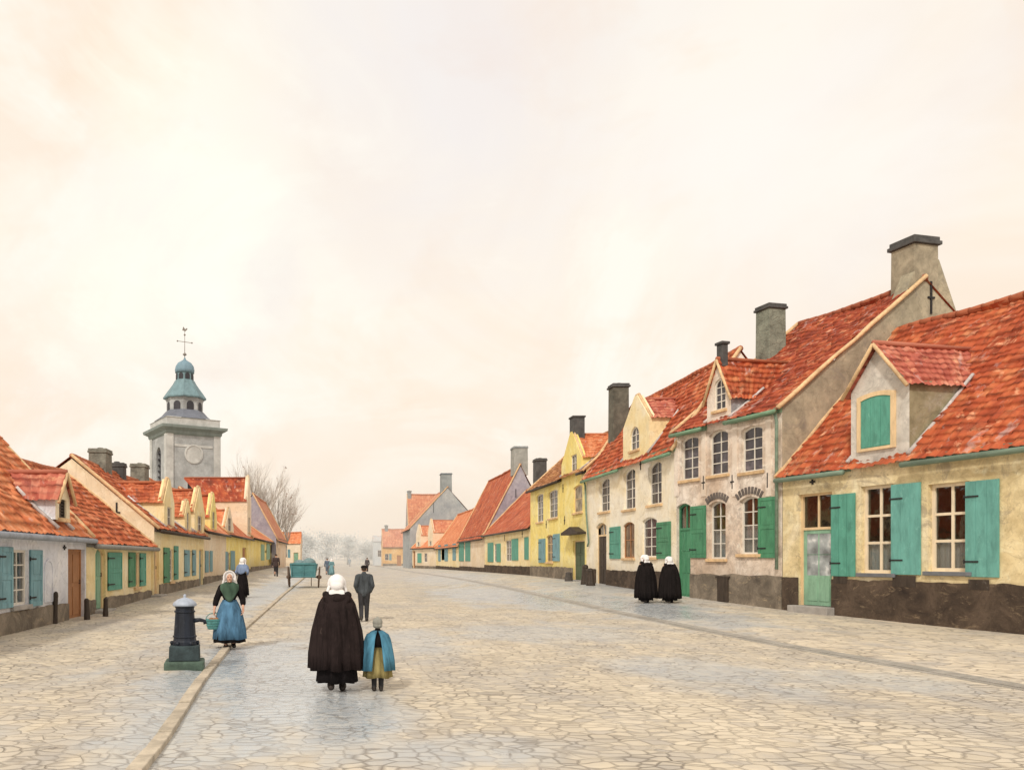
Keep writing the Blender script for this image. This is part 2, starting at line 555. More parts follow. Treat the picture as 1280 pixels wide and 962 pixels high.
T_MED = tile_mat('mid_orange_pantiles', [(.30, .065, .03), (.48, .12, .05), (.58, .18, .08), (.70, .31, .16)], moss=.2)  # tone between the red and the light orange tiles
T_LIT = tile_mat('light_orange_pantiles', [(.46, .11, .045), (.62, .19, .08), (.72, .28, .13), (.80, .42, .24)], moss=.12, dark=(.35, .12, .06))
T_PNK = tile_mat('pinkish_pantiles', [(.30, .075, .055), (.44, .115, .08), (.54, .18, .12), (.68, .32, .22)], moss=.2, dark=(.22, .06, .05))
T_BRN = tile_mat('brown_pantiles', [(.22, .09, .04), (.34, .15, .06), (.46, .22, .09), (.58, .33, .16)], moss=.4)
T_FAR = tile_mat('far_red_tiles', [(.44, .15, .09), (.54, .20, .12), (.62, .28, .16), (.70, .40, .24)], moss=.1, dark=(.3, .14, .1))  # paler than the near tiles: distance haze is in the colour


class House:
    """A house in a row: local x runs along the front (left to right as one faces it), y goes back, z up."""

    def __init__(s, label, o, d, L, D, eave, ridge_w, ridge, wall, plinth=PLINTH, plinth_h=.55, roof=T_RED, q=2,
                 gable=None, group=None, gap=0.012, name='house', cat='house', back_eave=None, verge='both', seed=1, sag=.07,
                 gutter=GUTTER):
        d = Vector(d).normalized()
        s.o, s.d = Vector(o), d
        s.nb = Vector((-d.y, d.x))                       # towards the back
        mid = s.o + d * (L / 2)
        s.z0 = zg(s.o.x, s.o.y) * .5 + zg(s.o.x + d.x * L, s.o.y + d.y * L) * .5
        s.L, s.D, s.rw, s.seed, s.q = L, D, ridge_w, seed, q
        s.eave, s.ridge = eave - s.z0, ridge - s.z0
        s.beave = s.eave if back_eave is None else back_eave - s.z0
        s.slope = (s.ridge - s.eave) / ridge_w
        s.root = root(name, label, cat, (o[0], o[1], s.z0), math.atan2(d.y, d.x), group)
        s.wall, s.gable, s.plinth, s.ph, s.roofm = wall, gable, plinth, plinth_h, roof
        s.open, s.gap, s.verge, s.sag, s.gm = [], gap, verge, sag, gutter
        s.lows = []

    def px(s, x, y):
        """Point of the front plane seen at a photo position -> (local x, local z)."""
        r = Vector(((x - VX) / FOC, 1.0))
        n = s.nb
        t = s.o.dot(n) / r.dot(n)
        P = r * t
        return (P - s.o).dot(s.d), CAMZ - (y - HY) / FOC * t - s.z0

    def rect(s, x0, y0, x1, y1):
        xm = (x0 + x1) / 2
        u0, u1 = s.px(x0, 0)[0], s.px(x1, 0)[0]
        if u0 > u1: u0, u1 = u1, u0
        return u0, u1, s.px(xm, y1)[1], s.px(xm, y0)[1]

    def T(s, u, y, z): return Vector((u, y, z))

    def hole(s, u0, u1, z0, z1, arch=0.0):
        s.open.append(arch_loop(u0, u1, z0, z1, arch))

    # ---- openings -------------------------------------------------
    def window(s, R_, cols=2, rows=4, frame=WHITE, arch=0.0, curtain=0.0, sill=True, glass=None, fw=.06, mw=.032,
               rev=.14, cut=True, y=0.0, parent=None, names=('window', 'pane', 'sill', 'curtain'), sillm=None, low=0.0, thick_cross=False,
               back=None):
        u0, u1, z0, z1 = R_
        parent = parent or s.root
        if cut: s.hole(u0, u1, z0, z1, arch)
        mb = MB(); yf, yb = y + rev - .07, y + rev
        lp = arch_loop(u0, u1, z0, z1, arch); inn = arch_loop(u0 + fw, u1 - fw, z0 + fw, z1 - fw, arch)
        ring(mb, lp, inn, yf, yb)
        W, H = u1 - u0 - 2 * fw, z1 - z0 - 2 * fw
        for i in range(1, cols):
            k = mw * (2.0 if thick_cross and i == cols // 2 else 1)
            um = u0 + fw + W * i / cols
            mb.box(um - k / 2, um + k / 2, yf + .012, yb - .012, z0 + fw * .9, z1 - fw * .9)
        for j in range(1, rows):
            k = mw * (2.0 if thick_cross and j == rows - 1 else 1)
            zm = z0 + fw + H * j / rows
            mb.box(u0 + fw * .9, u1 - fw * .9, yf + .016, yb - .016, zm - k / 2, zm + k / 2)
        w = mb.build(names[0], frame, parent)
        sub = w if parent == s.root else parent
        p = MB(); p.prism(arch_loop(u0 + .01, u1 - .01, z0 + .01, z1 - .01, arch), s.T, yb - .03, yb - .024)
        p.build(names[1], glass or GLASS, sub)
        if curtain:
            cb = MB()
            n = 24; zt = z0 + (z1 - z0) * curtain
            for side in ((0, 1),):
                vs, fs = [], []
                for i in range(n + 1):
                    u = lerp(u0 + fw * .5, u1 - fw * .5, i / n)
                    yy = yb + .06 + .02 * math.sin(i * 1.9)
                    vs += [(u, yy, z0), (u, yy, zt + .03 * math.sin(i * 1.3 + u0))]
                fs = [(2 * i, 2 * i + 2, 2 * i + 3, 2 * i + 1) for i in range(n)]
                cb.add(vs, fs, True)
            cb.build(names[3], LACE, sub)
        if sill:
            sb = MB(); sb.box(u0 - .09, u1 + .09, y - .09, y + .06, z0 - .11, z0 - .002)
            sb.build(names[2], sillm or SILL, sub, bevel=.012)
        return w

    def shutter(s, R_, mat=GREEN, panels=2, lean=.0, y=-.012, hinges=True, arch=0.0, label=None, parent=None):
        u0, u1, z0, z1 = R_
        mb = MB()
        mb.prism(arch_loop(u0, u1, z0, z1, arch), s.T, y - .03, y)
        st = min(.11, (u1 - u0) * .2)
        if panels:
            mb.box(u0 + .003, u0 + st, y - .046, y - .0295, z0 + .003, z1 - .003 - arch)
            mb.box(u1 - st, u1 - .003, y - .046, y - .0295, z0 + .003, z1 - .003 - arch)
            for k in range(panels + 1):
                zc = lerp(z0 + st / 2 + .003, z1 - st / 2 - .003 - arch, k / panels)
                mb.box(u0 + st, u1 - st, y - .045, y - .0295, zc - st / 2, zc + st / 2)
            for k in range(panels):
                za = lerp(z0 + st / 2, z1 - st / 2 - arch, k / panels) + st * .9; zb = lerp(z0 + st / 2, z1 - st / 2 - arch, (k + 1) / panels) - st * .9
                mb.box(u0 + st * 1.5, u1 - st * 1.5, y - .038, y - .0295, za, zb)
        else:
            nb = 3
            for k in range(nb):
                a, b_ = lerp(u0, u1, k / nb) + .006, lerp(u0, u1, (k + 1) / nb) - .006
                mb.box(a, b_, y - .037 - .002 * k, y - .0295, z0 + .004, z1 - .004 - arch)
        o = mb.build('shutter', mat, parent or s.root, bevel=.004)
        if lean: 
            o.location = (u0 if lean > 0 else u1, 0, 0); 
            o.data.transform(Matrix.Translation((-o.location.x, 0, 0)))
            o.rotation_euler = (0, 0, -lean)
        if hinges:
            for f in (.16, .84):
                h = MB(); zc = lerp(z0, z1, f); w = (u1 - u0) * .42
                dx = o.location.x
                h.box(u0 - .02 - dx, u0 + w - dx, y - .056, y - .0445, zc - .02, zc + .02)
                h.tube([(u0 - .02 - dx, y - .04, zc - .05), (u0 - .02 - dx, y - .04, zc + .05)], .016, 6)
                h.build('hinge', IRON, o)
        return o

    def door(s, R_, mat=BROWN, fan=0.0, leafpanels=3, frame=CREAM, glassrows=0, rev=.2, step=True, arch=0.0, glass=None, cut=True, base=None):
        u0, u1, z0, z1 = R_
        z0 = base if base is not None else z0
        if cut: s.hole(u0, u1, z0 - .02, z1, arch)
        zt = z1 - fan
        mb = MB(); y0, y1 = rev - .06, rev
        fw = .07
        mb.box(u0, u0 + fw, y0 - .03, y1, z0, z1 - arch); mb.box(u1 - fw, u1, y0 - .03, y1, z0, z1 - arch)
        if arch: ring(mb, arch_loop(u0, u1, zt, z1, arch), arch_loop(u0 + fw, u1 - fw, zt + .05, z1 - fw, arch), y0 - .028, y1 - .002)
        else: mb.box(u0 + fw, u1 - fw, y0 - .03, y1, z1 - fw, z1)
        if fan:
            mb.box(u0 + fw, u1 - fw, y0 - .03, y1, zt - .04, zt + .04)
            um = (u0 + u1) / 2
            mb.box(um - .03, um + .03, y0, y1 - .01, zt + .04, z1 - fw)
        fr = mb.build('door_frame', frame, s.root)
        if fan:
            g = MB(); g.prism(arch_loop(u0 + .02, u1 - .02, zt, z1 - .02, arch), s.T, y1 - .03, y1 - .02)
            g.build('fanlight', glass or GLASS, fr)
        lf = MB(); a, b_ = u0 + fw, u1 - fw; zl = zt - (.04 if fan else fw)
        st = min(.12, (b_ - a) * .18)
        if glassrows:
            zmid = lerp(z0, zl, .40)
            lf.box(a, b_, y0, y1 - .01, z0 + .01, zmid)
            lf.box(a, a + st, y0, y1 - .01, zmid, zl); lf.box(b_ - st, b_, y0, y1 - .01, zmid, zl)
            lf.box(a + st, b_ - st, y0, y1 - .01, zl - st, zl)
            um = (a + b_) / 2; lf.box(um - .025, um + .025, y0 + .008, y1 - .02, zmid, zl - st)
            for k in range(1, glassrows):
                zc = lerp(zmid, zl - st, k / glassrows); lf.box(a + st, b_ - st, y0 + .01, y1 - .02, zc - .02, zc + .02)
            for k in range(2):
                lf.box(lerp(a + st, b_ - st, k / 2) + .04, lerp(a + st, b_ - st, (k + 1) / 2) - .04, y0 - .018, y0 + .002, z0 + .15, zmid - .1)
        else:
            lf.box(a, b_, y0, y1 - .01, z0 + .01, zl)
            n = leafpanels
            for k in range(n):
                za, zb = lerp(z0 + .1, zl, k / n) + .04, lerp(z0 + .1, zl, (k + 1) / n) - .08
                for i in range(2):
                    lf.box(lerp(a + .05, b_ - .05, i / 2) + .045, lerp(a + .05, b_ - .05, (i + 1) / 2) - .045, y0 - .018, y0 + .002, za, zb)
        dr = lf.build('door', mat, s.root, bevel=.006)
        if glassrows:
            g = MB(); g.box(a + st - .01, b_ - st + .01, y1 - .05, y1 - .04, zmid - .01, zl - st + .01); g.build('door_glass', pane_mat('pale_curtained_glass', (.42, .46, .48), .25), dr)
        h = MB(); h.tube([(b_ - .07, y0 - .045, z0 + 1.02), (b_ - .07, y0 - .045, z0 + 1.14)], .012, 6)
        h.tube([(b_ - .07, y0 + .01, z0 + 1.04), (b_ - .07, y0 - .045, z0 + 1.04)], .01, 6); h.tube([(b_ - .07, y0 + .01, z0 + 1.12), (b_ - .07, y0 - .045, z0 + 1.12)], .01, 6)
        h.build('handle', IRON, dr)
        if step:
            b = MB(); b.box(u0 - .12, u1 + .12, -.32, rev - .03, z0 - .35, z0 - .004); b.build('door_step', STEP, s.root, bevel=.02)
        s.lows.append((u0 - .0, u1 + .0))
        return dr

    # ---- roof furniture ---------------------------------------------
    def dormer(s, u0, u1, zb, ze, zp, face, roofm=None, win=None, cols=2, rows=3, arch=0.0, shutter=None, parapet=False, cheek=None,
               frame=WHITE, over=.12, chimney=None, y=-.006, wroof=None, trim=None, glass=None):
        um = (u0 + u1) / 2
        roofm = roofm or s.roofm
        w_at = lambda z: max(.15, (z - s.eave) / s.slope)
        fr = MB(); top = .18 if parapet else 0
        if parapet:
            outer = [(u0, zb), (u1, zb), (u1, ze), (um + .16, zp + top), (um - .16, zp + top), (u0, ze)]
        else:
            outer = [(u0, zb), (u1, zb), (u1, ze), (um, zp), (u0, ze)]
        holes = []
        if win: holes.append(arch_loop(win[0], win[1], win[2], win[3], arch))
        fr.panel(outer, holes, lambda u, yy, z: Vector((u, y + yy, z)), .16)
        if parapet:
            n = len(outer)
            for i in range(2, n - 1):
                a, b_ = outer[i], outer[i + 1]
                fr.add([(a[0], y, a[1]), (b_[0], y, b_[1]), (b_[0], y + .28, b_[1]), (a[0], y + .28, a[1])], [(0, 1, 2, 3)])
            fr.prism(outer, lambda u, yy, z: Vector((u, yy, z)), y + .2, y + .28) if not win else None
        dm = fr.build('dormer', face, s.root)
        we = w_at(ze); wb = max(.02, (zb - s.eave) / s.slope)
        for u, sg in ((u0 + .003, -1), (u1 - .003, 1)):
            v = [(u, y, zb), (u, wb + .3, zb), (u, we + .35, ze), (u, y, ze)]
            ck = MB(); ck.add(v, [(0, 1, 2, 3)])
            ck.build('cheek', cheek or face, dm)
            fl = MB(); fl.tube([(u + sg * .04, max(-.1, y - .1), s.eave + .05 + (-.1) * s.slope * .0), (u + sg * .05, we * .5, s.eave + s.slope * we * .5 + .09), (u + sg * .05, we + .15, s.eave + s.slope * (we + .15) + .09)], [.06, .05, .045], 6)
            if s.q >= 2: fl.build('flashing', stone_mat('pale_lead_flashing', (.60, .56, .55), .4, scale=5), dm)
        rf = MB(); wp = w_at(zp) + .25; yo = y - over if not parapet else y + .05
        e = .12
        k = (zp - ze) / (um - u0)
        roof_sheet(rf, (u0 - e, we + .25, ze - e * k), (u0 - e, yo, ze - e * k), (um, yo, zp + .02), (um, wp, zp + .02), q=s.q, seed=s.seed + u0, sag=.03)
        roof_sheet(rf, (u1 + e, yo, ze - e * k), (u1 + e, we + .25, ze - e * k), (um, wp, zp + .02), (um, yo, zp + .02), q=s.q, seed=s.seed + u1, sag=.03)
        rf.build('dormer_roof', roofm, dm)
        if not parapet:
            tb = MB(); tb.tube([(u0 - e, yo - .01, ze - e * k - .03), (um, yo - .01, zp)], .05, 6); tb.tube([(um, yo - .01, zp), (u1 + e, yo - .01, ze - e * k - .03)], .05, 6)
            tb.build('barge_board', trim or MORTAR, dm)
            tb = MB(); tb.tube([(um, yo, zp + .05), (um, wp - .1, zp + .05)], .07, 6); tb.build('dormer_ridge', roofm, dm)
        else:
            tb = MB(); tb.tube([(u0, y + .1, ze), (um - .16, y + .1, zp + top + .03)], .07, 6); tb.tube([(um + .16, y + .1, zp + top + .03), (u1, y + .1, ze)], .07, 6)
            tb.tube([(um - .17, y + .1, zp + top + .03), (um + .17, y + .1, zp + top + .03)], .075, 6)
            tb.build('coping', trim or MORTAR, dm)
            tb = MB(); tb.tube([(um, y + .25, zp + .05), (um, wp - .1, zp + .05)], .07, 6); tb.build('dormer_ridge', roofm, dm)
        if win:
            s.window(win, cols, rows, frame, arch, sill=True, cut=False, y=y, parent=dm, names=('dormer_window', 'dormer_pane', 'dormer_sill', 'dormer_curtain'), glass=glass or DARKGL, sillm=MORTAR, fw=.05, rev=.12)
        if shutter:
            u_0, u_1, z_0, z_1 = shutter
            b = MB(); b.prism(arch_loop(u_0, u_1, z_0, z_1, .08), s.T, y - .05, y - .003)
            for q_ in range(3):
                b.box(lerp(u_0, u_1, q_ / 3) + .01, lerp(u_0, u_1, (q_ + 1) / 3) - .01, y - .058 - .003 * q_, y - .045, z_0 + .02, z_1 - .11)
            b.build('hatch_shutter', GREEN, dm, bevel=.004)
            f = MB(); ring(f, arch_loop(u_0 - .12, u_1 + .12, z_0 - .08, z_1 + .12, .08), arch_loop(u_0, u_1, z_0, z_1, .08), y - .075, y - .002)
            f.build('hatch_frame', CREAM, dm)
        if chimney:
            c = MB(); cw, ch = chimney
            c.box(um - cw / 2, um + cw / 2, y + .02, y + cw * .9, zp - .25, zp + ch); c.box(um - cw / 2 - .05, um + cw / 2 + .05, y - .03, y + cw * .9 + .05, zp + ch, zp + ch + .1)
            c.build('flue', CH_D, dm, bevel=.02)
        return dm

    def chimney(s, u0, u1, w0, w1, zb, zt, mat=CH_G, cap=CH_D, lip=.08, caph=.22, taper=.03):
        zb -= s.z0; zt -= s.z0
        c = MB(); c.box(u0, u1, w0, w1, zb, zt - caph, taper=taper)
        ch = c.build('chimney', mat, s.root, bevel=.03)
        k = MB()
        k.box(u0 - lip, u1 + lip, w0 - lip, w1 + lip, zt - caph, zt - caph * .55)
        k.box(u0 - lip * .3, u1 + lip * .3, w0 - lip * .3, w1 + lip * .3, zt - caph * .55, zt - .02)
        um, wm = (u0 + u1) / 2, (w0 + w1) / 2
        k.lathe([(.16, zt - .03), (.13, zt + .06)], 10, Matrix.Translation((um, wm, 0)))
        k.build('chimney_cap', cap, ch, bevel=.02)
        return ch

    def downpipe(s, u, z1, z0=.05, y=-.1, mat=GUTTER, kink=None):
        m = MB(); pts = [(u, y - .08, z1), (u, y, z1 - .3), (u, y, z0)]
        if kink: pts = [(u, y - .08, z1), (u, y, z1 - .3), (u + kink * .3, y, lerp(z1, z0, .5)), (u + kink, y, z0 + .2), (u + kink * .7, y, z0)]
        m.tube(pts, .05, 8)
        m.build('downpipe', mat, s.root)

    def anchor(s, u, z, y=-.03, h=.5, cross=True, gable=False, w=0):
        m = MB()
        if gable:
            x = s.L - s.gap if gable == 'R' else s.gap
            sg = 1 if gable == 'R' else -1
            x += sg * .02
            m.box(x - .02, x + .02, w - .03, w + .03, z - h / 2, z + h / 2)
            if cross: m.box(x - .018, x + .022, w - .14, w + .14, z - .03, z + .03)
        else:
            m.box(u - .025, u + .025, y, y + .03, z - h / 2, z + h / 2)
            if cross: m.box(u - .1, u + .1, y - .004, y + .03, z - .025, z + .025)
        m.build('wall_anchor', IRON, s.root)

    # ---- shell -------------------------------------------------------
    def finish(s, gutter=True, over=.22, rear=True, gables='LR', gut_skip=(), cap=True, vert_over=.06):
        g = s.gap; L, D, e, r, rw = s.L, s.D, s.eave, s.ridge, s.rw
        fr = MB(); fr.panel([(g, -.6), (L - g, -.6), (L - g, e), (g, e)], s.open, s.T, .24)
        fr.add([(g, D, -.6), (L - g, D, -.6), (L - g, D, s.beave), (g, D, s.beave)], [(1, 0, 3, 2)])
        gb = MB() if s.gable else fr
        pent = [(0, -.6), (D, -.6), (D, s.beave), (rw, r - .05), (0, e)]
        for x, flip in ((g, True), (L - g, False)):
            if s.gable: gb = MB()
            vs = [(x, w, z) for w, z in pent]
            f = tuple(range(5)); gb.add(vs, [tuple(reversed(f)) if flip else f])
            if s.gable: gb.build('gable_wall', s.gable, s.root)
        if s.gable:
            bk_ = MB(); bk_.add(fr.v[-4:], [(1, 0, 3, 2)]); bk_.build('back_wall', s.gable, s.root)
            fr.v = fr.v[:-4]; fr.f.pop(); fr.sm.pop()
        fr.build('wall', s.wall, s.root, weld=True)
        if s.plinth:
            cuts = sorted(s.lows); a = g + .004
            segs = []
            for c0, c1 in cuts: segs.append((a, c0)); a = c1
            segs.append((a, L - g - .004))
            for a_, b_ in segs:
                if b_ - a_ > .04:
                    p = MB(); n_ = max(2, int((b_ - a_) / (.16 if s.q >= 2 else .6)))
                    top_ = [(lerp(b_, a_, k / n_), s.ph + .045 * noise.noise(Vector((lerp(b_, a_, k / n_) * 2.3, s.seed, .5))) + .03 * noise.noise(Vector((lerp(b_, a_, k / n_) * 9, s.seed, 3)))) for k in range(n_ + 1)]
                    p.prism([(a_, -.6), (b_, -.6)] + top_, s.T, -.035, .01); p.build('plinth', s.plinth, s.root)
        vo = vert_over
        rf = MB()
        roof_sheet(rf, (-vo + g, -over, e - over * s.slope + .06), (L + vo - g, -over, e - over * s.slope + .06), (L + vo - g, rw, r + .06), (-vo + g, rw, r + .06), q=s.q, seed=s.seed, sag=s.sag)
        if rear:
            roof_sheet(rf, (L + vo - g, D + .2, s.beave), (-vo + g, D + .2, s.beave), (-vo + g, rw, r + .06), (L + vo - g, rw, r + .06), q=1, seed=s.seed + 5, sag=s.sag)
        ro = rf.build('roof', s.roofm, s.root)
        if cap:
            c = MB(); n = max(3, int(L / .4))
            for i in range(n):
                u0 = lerp(0, L, i / n); u1 = lerp(0, L, (i + 1.06) / n)
                f = lambda u: (u, rw, r + .07 - s.sag * .9 * math.sin(PI * u / L) + noise.noise(Vector((u * .6, s.seed, 0))) * .05)
                c.tube([f(u0), f(u1)], [.105, .12], 8)
            c.build('ridge_cap', s.roofm, ro)
            ov = [(u, .0) for u in ()]
        for x, sd in ((-vo + g, 'L'), (L + vo - g, 'R')):
            if s.verge != 'both' and s.verge != sd: continue
            v = MB()
            pts = [(x, lerp(-over, rw, k / 8), lerp(e - over * s.slope + .1, r + .1, k / 8) + noise.noise(Vector((k * .9, s.seed, x))) * .04) for k in range(9)]
            v.tube(pts, [.075 + .02 * noise.noise(Vector((k * 1.7, x, s.seed))) for k in range(9)], 6)
            v.build('verge', MORTAR, ro)
        if gutter:
            zc = e - over * s.slope + .0
            segs = []; a = 0.0
            for c0, c1 in sorted(gut_skip): segs.append((a, c0)); a = c1
            segs.append((a, L))
            for a_, b_ in segs:
                if b_ - a_ < .1: continue
                gt = MB(); gt.tube([(a_, -over - .07, zc - .02), (b_, -over - .07, zc - .02)], .075, 8)
                gt.box(a_ + .01, b_ - .01, -.09, -.004, e - .22, e - .03)
                gt.build('gutter', s.gm, s.root)
        return s


def arch_loop(u0, u1, z0, z1, arch=0.0, n=8):
    if not arch: return [(u0, z0), (u1, z0), (u1, z1), (u0, z1)]
    um, hw = (u0 + u1) / 2, (u1 - u0) / 2
    arch = min(arch, hw * .999)
    r = (hw * hw + arch * arch) / (2 * arch); zc = z1 - r
    a0 = math.asin(min(1, hw / r))
    if arch >= hw * .99: a0 = PI / 2
    pts = [(u0, z0), (u1, z0)]
    for k in range(n + 1):
        a = lerp(a0, -a0, k / n)
        pts.append((um + r * math.sin(a), zc + r * math.cos(a)))
    return pts


def ring(mb, outer, inner, y0, y1):
    n = len(outer)
    vs = [(u, y0, z) for u, z in outer] + [(u, y0, z) for u, z in inner] + [(u, y1, z) for u, z in inner] + [(u, y1, z) for u, z in outer]
    fs = []
    for i in range(n):
        j = (i + 1) % n
        fs += [(i, j, n + j, n + i), (n + i, n + j, 2 * n + j, 2 * n + i), (2 * n + i, 2 * n + j, 3 * n + j, 3 * n + i), (3 * n + i, 3 * n + j, j, i)]
    mb.add(vs, fs)
# ---------------------------------------------------------------- right-hand row
W_R1 = wall_mat('yellow_limewash', (.64, .50, .26), (.84, .71, .43), (.90, .81, .60), seed=1, stain=.72)
W_R2 = wall_mat('rosy_plaster', (.58, .44, .33), (.78, .66, .55), (.90, .84, .77), seed=2, stain=.75)
W_R2u = wall_mat('pale_rosy_plaster', (.70, .58, .46), (.80, .70, .60), (.86, .78, .70), seed=2, stain=.35)
W_GREY = wall_mat('grey_gable_render', (.28, .25, .18), (.42, .38, .28), (.58, .51, .36), dirt=.1, seed=3, stain=.6)
W_R3 = wall_mat('cream_limewash', (.82, .68, .42), (.91, .83, .66), (.92, .88, .78), seed=4, stain=.2, dirt=.4)
W_YEL = wall_mat('bright_yellow_limewash', (.84, .66, .18), (.92, .78, .28), (.93, .84, .48), seed=5, stain=.3)
W_YEL2 = wall_mat('soft_yellow_limewash', (.82, .64, .30), (.91, .77, .46), (.92, .83, .62), seed=6, stain=.15, dirt=.12)
W_PURP = wall_mat('violet_grey_gable', (.27, .26, .33), (.36, .35, .41), (.46, .45, .48), dirt=.05, seed=7, stain=.35)
W_PALE = wall_mat('pale_cream_wall', (.76, .60, .40), (.84, .70, .52), (.88, .78, .64), seed=8, stain=.2, dirt=.25)
W_BLUE = wall_mat('bluish_limewash', (.62, .66, .76), (.80, .83, .90), (.90, .90, .92), seed=9, stain=.35, dirt=.35)
W_BUFF = wall_mat('buff_gable_plaster', (.74, .60, .38), (.85, .74, .54), (.88, .80, .64), seed=10, stain=.25, dirt=.2)
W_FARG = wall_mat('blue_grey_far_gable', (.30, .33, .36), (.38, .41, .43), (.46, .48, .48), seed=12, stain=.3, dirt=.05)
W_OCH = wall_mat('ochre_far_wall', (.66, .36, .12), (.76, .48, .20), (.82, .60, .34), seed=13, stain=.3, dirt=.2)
W_HAZE = wall_mat('hazy_blue_wall', (.48, .54, .60), (.55, .60, .64), (.62, .64, .66), seed=14, stain=.15, dirt=.05)  # distance haze mixed into the wall colour
ROWR, ROWL = 'houses along the right side of the street', 'houses along the left side of the street'

DIRN = Vector((.224, -.974)).normalized()
J = Vector((13.0, 31.3)); J1 = J + DIRN * 5.48

# the near yellow cottage
h = House('low yellow cottage with dark tarred base and green hatch dormer, nearest on the right', J1, DIRN, 12.5, 9.2, 4.62, 4.6, 9.5, W_R1, PLINTH, .95, T_ORG, 3, group=ROWR, seed=1, sag=.17, verge='L')
h.ph = h.px(1130, 726)[1]
b0 = h.px(1018, 757)[1]
d = h.rect(998, 616, 1040, 757)
h.door(d, GREEN_P, fan=h.px(1018, 616)[1] - h.px(1018, 660)[1], glassrows=2, frame=CREAM, base=b0)
w1 = h.rect(1076, 606, 1117, 716); w2 = h.rect(1160, 603, 1212, 714)
for w in (w1, w2):
    h.window(w, 2, 3, PALECR, curtain=.36, fw=.09, mw=.07, rev=.2, low=.3)
h.shutter(h.rect(1040, 617, 1070, 720), GREEN, 0)
h.shutter(h.rect(1115, 604, 1152, 718), GREEN_B, 0)
h.shutter(h.rect(1208, 600, 1250, 721), GREEN_B, 0)
u0, u1, _, _ = h.rect(1064, 0, 1137, 0)
um = (u0 + u1) / 2
zb, ze, zp = h.eave - .12, h.px(1080, 488)[1], h.px(1101, 430)[1]
h.dormer(u0, u1, zb, ze, zp, wall_mat('weathered_white_dormer', (.46, .44, .40), (.62, .59, .54), (.74, .70, .64), seed=21, stain=.4, dirt=0), T_PNK,
         shutter=(um - .55, um + .42, h.px(1100, 558)[1], h.px(1100, 494)[1]), cheek=wall_mat('mossy_cheek', (.20, .18, .10), (.34, .31, .2), (.5, .48, .42), seed=22, dirt=0), over=.2)
h.window(h.rect(1330, 600, 1375, 714), 2, 3, CREAM, curtain=.36, fw=.09, mw=.07, rev=.2)
for r_ in ((1043, 719, 1060, 729), (1117, 719, 1146, 733), (1212, 724, 1238, 737)):  # thin dark panels standing in for the shadow below the shutters
    c_ = h.rect(*r_); m = MB(); m.box(c_[0], c_[1], -.041, -.036, c_[2], c_[3]); m.build('shutter_shadow', DARKWOOD, h.root)
h.anchor(h.px(1016, 0)[0], h.px(1016, 602)[1], h=.16)
h.finish(gut_skip=[(u0, u1)])
R1 = h

# two-storey pinkish house with the tall grey gable
h = House('two-storey pinkish house with tall bare grey gable and big chimney', J, DIRN, 5.48, 11.4, 6.82, 5.7, 11.35, W_R2, PLINTH_G, .7, T_RED, 3, gable=W_GREY, group=ROWR, seed=2, sag=.15, gutter=paint_mat('green_gutter_paint', (.20, .34, .22), var=.35, aniso=(.3, 1, 1)))
h.ph = h.px(910, 718)[1]
rosy = W_R2
for r_, ar in (((851, 545, 873, 599), .10), ((886, 537, 910, 593), .16), ((926, 532, 953, 589), .12)):
    h.window(h.rect(*r_), 2, 4, WHITE, ar, glass=DARKGL, rev=.18, sillm=MORTAR)
for r_ in ((886, 626, 907, 698), (924, 620, 950, 692)):
    R_ = h.rect(*r_)
    h.window(R_, 2, 4, WHITE, .14, curtain=.5, rev=.2, sillm=MORTAR)
    br = MB()
    n = 9
    for i in range(n):
        a = lerp(.62, -.62, i / (n - 1)); uc = (R_[0] + R_[1]) / 2; rr = (R_[1] - R_[0]) * .85
        M = Matrix.Translation((uc, 0, R_[3] - rr * .92)) @ Matrix.Rotation(a * -1, 4, 'Y') @ Matrix.Translation((0, 0, rr))
        br.box(-.045, .045, -.03, .02, .02, .26, M)
    br.build('brick_arch', stone_mat('dark_brick', (.14, .12, .11), .5), h.root)
d = h.rect(846, 629, 863, 737)
h.door(d, GREEN_D, fan=h.px(855, 629)[1] - h.px(855, 661)[1], frame=GREEN_D, arch=.12, base=.02)
h.shutter(h.rect(864, 632, 883, 697), GREEN_D, 2)
h.shutter(h.rect(949, 621, 973, 697), GREEN_D, 2)
u0, u1, _, _ = h.rect(884, 0, 914, 0)
h.dormer(u0, u1, h.eave - .3, h.px(890, 497)[1], h.px(901, 449)[1], W_R2u, T_ORG,
         win=h.rect(893, 473, 907, 512), cols=2, rows=4, arch=.2, chimney=(.3, .55), cheek=wall_mat('slate_grey_cheek', (.22, .23, .26), (.34, .35, .38), (.48, .47, .46), seed=23, dirt=0), over=.1)
uN = h.L
h.chimney(uN - .95, uN - .02, h.rw - .42, h.rw + .62, h.ridge + h.z0 - .9, CAMZ + 405 * .02724, stone_mat('patched_grey_chimney', (.34, .30, .22), .5), CH_D, lip=.07, caph=.3)
sh = MB()
sh.prism([(h.rw - 1.0, h.ridge - 1.0), (h.rw + 1.5, h.ridge - 1.3), (h.rw + .62, h.ridge + .75), (h.rw - .42, h.ridge + .25)], lambda u, y, z: Vector((uN - .03 - y, u, z)), 0, .5)
sh.build('chimney_shoulder', W_GREY, h.root)
h.chimney(.05, .8, 3.55, 4.35, 9.6, 11.9, stone_mat('greenish_chimney', (.24, .26, .21), .5, joints=.2, jscale=3), CH_D, lip=.05)
h.downpipe(uN - .14, h.eave - .2, z0=1.2)
h.anchor(0, h.ridge - .6, h=1.1, gable='R', w=h.rw + .25)
h.anchor(h.px(916, 0)[0], h.px(916, 602)[1]); h.anchor(h.px(880, 0)[0], h.px(880, 603)[1]); h.anchor(h.px(960, 0)[0], h.px(960, 600)[1], cross=False)
